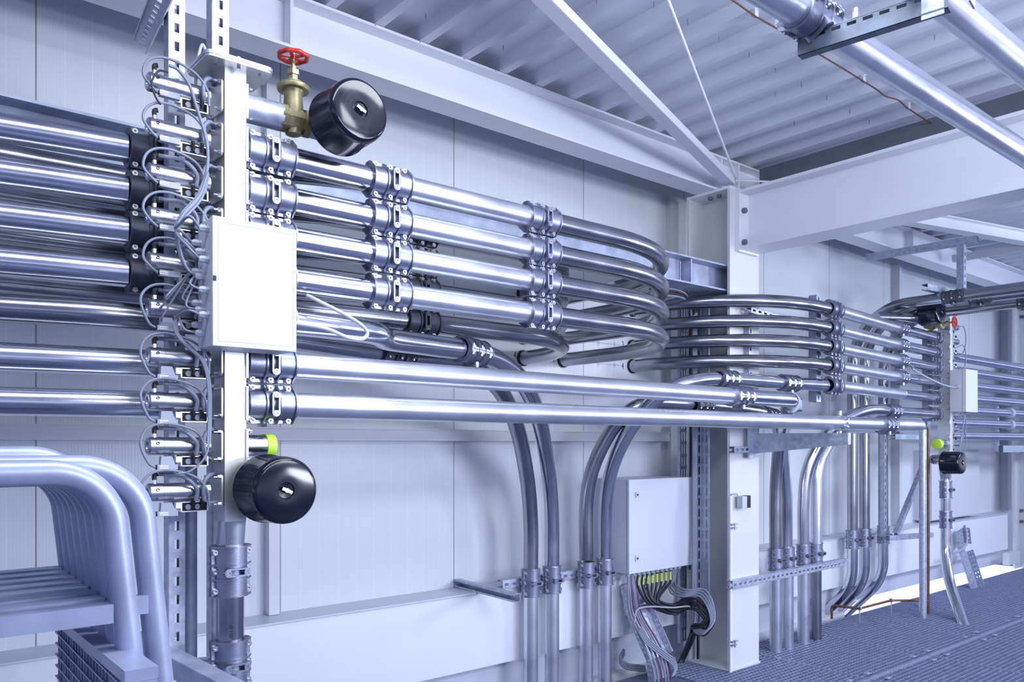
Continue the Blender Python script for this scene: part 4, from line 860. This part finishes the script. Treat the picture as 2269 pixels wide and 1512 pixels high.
# far sloping tray with a hose loop
ft = thing('cable_tray', 'dark perforated cable tray sloping down behind the far manifold to the floor', 'cable tray', loc=(7.2, 2.95, 0)); oo = (7.2, 2.95, 0)
F0, F1, F2 = atY(2118, 1180, 3.05), atY(2122, 1215, 3.05), atZ(2150, 1305, .0)
for P0, P1 in ((F0, F1), (F1, F2)):
    L_ = P1 - P0; Ln = L_.length; Ld = L_.normalized(); W_ = (V((.3, -.02, 0)) - Ld*V((.3, -.02, 0)).dot(Ld)).normalized()
    MB().slotted(P0, Ld, W_, Ln, .14, .02, .01, .05, 4, .003).build('tray_bed', 'galvblue', ft, oo)
    Nn = Ld.cross(W_); Nn = Nn if Nn.y < 0 else -Nn
    for s0 in (0, .14): MB().slotted(P0+W_*s0, Ld, Nn, Ln, .06, .012, .008, .04, 2, .003).build('tray_side', 'galv', ft, oo)
cable([atY(2137, 1165, 3.0), atY(2142, 1185, 2.99), atY(2140, 1208, 2.98), atY(2125, 1222, 2.97), atY(2108, 1226, 2.96)], 'grey hose looping down behind the far manifold foot', .012, 'plastic')
fb = atY(2170, 1000, 3.2)
kb2 = thing('wall_panel_box', 'large flat pale wall cabinet behind the far manifold', 'cabinet', loc=(fb.x, 3.2, .6))
x0, x1 = atY(2062, 1000, 3.12).x, atY(2170, 1000, 3.12).x; zz0, zz1 = atY(2110, 1160, 3.12).z, atY(2110, 998, 3.12).z
MB().box((x0, 3.125, max(.6, zz0)), (x1, WY, zz1)).build('cabinet_body', 'cab', kb2, (fb.x, 3.2, .6)); MB().box((x0+.01, 3.115, max(.61, zz0)), (x1-.01, 3.124, zz1-.05)).build('door', 'box', kb2, (fb.x, 3.2, .6))
# top right frame hanging from the girder
a = atY(1922, 571, 2.95); c = atY(2063, 548, 2.25); c = V((a.x+.05, 2.2, a.z))
strut(a, c, (0, 0, -1), 'horizontal strut hung under the girder above the far manifold', .045, slots=False)
q = V((a.x+.04, 2.30, 2.34)); strut(q, (q.x, q.y, a.z-.02), (0, -1, 0), 'upright slotted strut hanging from the horizontal strut above the far manifold', .045)
strut((5.7, 2.42, 2.37), (6.6, 2.36, 2.37), (0, -1, 0), 'cross strut resting over the riser bends', .04, slots=False)

# ------------------------------------------------------------------ overhead pipes top right
for (u, v, lb, m_) in ((1890, 100, 'left', 'alu'), (2150, 50, 'right', 'alu')):
    p = atZ(u, v, 2.32)
    pipe(line((p.x-1.2, p.y, 2.32), (9.5, p.y, 2.32)), 'large pale overhead pipe crossing the top right corner, %s of two' % lb, m_, r=.0385, group='overhead pipes')
    if lb == 'left': coupling(atZ(1795, 40, 2.32), (1, 0, 0), 'cast coupling on the left overhead pipe at its bracket', roll=R(60)); PL = p
    else: PR_ = p
hb = thing('overhead_bracket', 'dark galvanised slotted bracket carrying the two overhead pipes', 'bracket', loc=(1.98, 1.0, 2.28)); oo = (1.98, 1.0, 2.28)
bL, bR = atZ(1768, 124, 2.236), atZ(2078, 24, 2.236); bd = (bR-bL).normalized(); bl = (bR-bL).length + .02; UZ = V((0, 0, 1)); bn = bd.cross(UZ)
mb = MB().slotted(bL + UZ*.026, bd, UZ, bl, .020, .022, .008, .036, 1, .003); mb.obox(bL + UZ*.013, bL + bd*bl + UZ*.013, .003, .026)
mb.obox(bL + bn*-.012 + UZ*.0015, bL + bd*bl + bn*-.012 + UZ*.0015, .030, .003); mb.obox(bL + bn*-.016 + UZ*.0445, bL + bd*bl + bn*-.016 + UZ*.0445, .036, .003)
mb.build('bracket_channel', 'galvdark', hb, oo); xb = (bL + bd*.09).x
for w_, dd in (('hanger_plate', .0), ('hanger_plate', .075)): MB().obox(bR + bd*(dd-.01) + UZ*-.01, bR + bd*(dd-.01) + UZ*.76, .045, .004, bd if dd else bn).build(w_, 'galv' if dd == 0 else 'galvblue', hb, oo)
for q_ in (.05, .13): MB().cyl(bL + bd*q_ + UZ*.02 - bn*.016, bL + bd*q_ + UZ*.075 - bn*.016, .007, 6).build('bolt', 'chrome', hb, oo)
MB().cyl(bL + bd*.3 - bn*.016 + UZ*.04, bL + bd*.3 - bn*.016 + UZ*.73, .006, 8).build('hanger_rod', 'galv', hb, oo)
# thin brown wire with clips on the roof deck
P = [atZ(u, v, 2.945) for u, v in ((1560, -30), (1622, 0), (1673, 35), (1760, 85), (1810, 117), (1860, 147), (1910, 178), (1942, 198), (1962, 213), (1990, 222), (2012, 240), (2050, 265), (2090, 290))]
cable(P, 'thin brown wire clipped under the roof deck', .0035, 'wire')
for i, (u, v) in enumerate(((1673, 35), (1912, 180), (2012, 240), (1810, 117))):
    p = atZ(u, v, 2.948); tag(MB().box((-.012, -.008, -.004), (.012, .008, .022)).cyl((0, 0, .02), (0, 0, .024), .014, 10).build('cable_clip', 'cablel', origin=(0, 0, 0)), 'white clip holding the brown wire, %s along the wire from the left' % ('first', 'third', 'fourth', 'second')[i], 'clip', 'wire clips').location = p
# screw tips through the deck
scr = None
for u, v in ((943, 38), (1115, 108), (1229, 8), (1322, 2), (1449, 12), (1524, 50), (1593, 90), (1660, 124), (1543, 157), (1718, 158), (1776, 190), (1718, 211), (1832, 220), (1883, 250), (1926, 274), (1964, 296), (2071, 85), (1760, 276), (2003, 315)):
    p = atZ(u, v-8, 2.965)
    if scr is None: scr = tag(MB().lathe((0, 0, 0), (0, 0, -1), [(0, .002), (.018, .0018), (.026, .0003)], 8).build('deck_screw', 'dark'), 'dark screw tip poking down through the corrugated roof deck', 'screw', 'deck screws'); scr.location = p
    else: dup(scr, 'dark screw tip poking down through the corrugated roof deck', 'deck screws', p)

# ------------------------------------------------------------------ stacked trolley frames, lower left
for k in range(8):
    y_ = 1.30 + .052*k; x0 = .303; zt = 1.257
    t = thing('stacked_frame', 'tubular trolley frame at lower left, %s from the front of the stack' % on[k].replace('topmost', 'first'), 'frame', 'stacked frames', (x0, y_, 0))
    path = bend([(-1.0, y_, zt), (x0, y_, zt), (x0+.135, y_, 0)], .085, 14)
    MB().tube(path, .0185, 20).build('tube', 'frame', t, (x0, y_, 0), sharp=60)
    MB().box((-1.0, y_-.014, 1.034+.0015*k), (x0+.004, y_+.020, 1.062+.0015*k)).build('shelf_rail', 'frame', t, (x0, y_, 0))
t = thing('stacked_frame', 'outermost tubular frame standing right of the stack at lower left', 'frame', 'stacked frames', (.357, 1.37, 0))
MB().tube(bend([(-1.0, 1.37, 1.262), (.362, 1.37, 1.262), (.49, 1.37, 0)], .095, 14), .0195, 20).build('tube', 'frame', t, (.357, 1.37, 0), sharp=60)
MB().box((.31, 1.345, 1.030), (.372, 1.37, 1.058)).build('spacer', 'frame', t, (.357, 1.37, 0))
t = thing('tubular_rail', 'second higher tube rail behind the frame stack at the left edge', 'frame', None, (-.2, 1.75, 0))
MB().tube(bend([(-1.2, 1.80, 1.275), (.37, 1.80, 1.275), (.49, 1.80, 0)], .1, 12), .019, 18).build('tube', 'frame', t, (-.2, 1.75, 0), sharp=60)
gp = thing('grating_step', 'grating step panel leaning under the frame stack at lower left', 'step', loc=(.30, 1.18, .5)); oo = (.30, 1.18, .5)
mb = MB(); 
for i in range(24): y_ = 1.185 + i*.02; mb.box((.300, y_-.0012, .45), (.325, y_+.0012, .985))
for j in range(26): z_ = .46 + j*.02; mb.obox((.300, 1.18, z_), (.300, 1.66, z_+.015), .004, .003)
mb.build('grid', 'grate', gp, oo); MB().box((.292, 1.165, .975), (.335, 1.66, .992)).build('edge_rail', 'frame', gp, oo); MB().box((.297, 1.162, .40), (.333, 1.168, .9745)).build('end_plate', 'frame', gp, oo)
MB().box((.29, 1.165, 0), (.34, 1.19, .45)).build('foot', 'frame', gp, oo); MB().box((.29, 1.64, 0), (.34, 1.66, .45)).build('foot', 'frame', gp, oo)
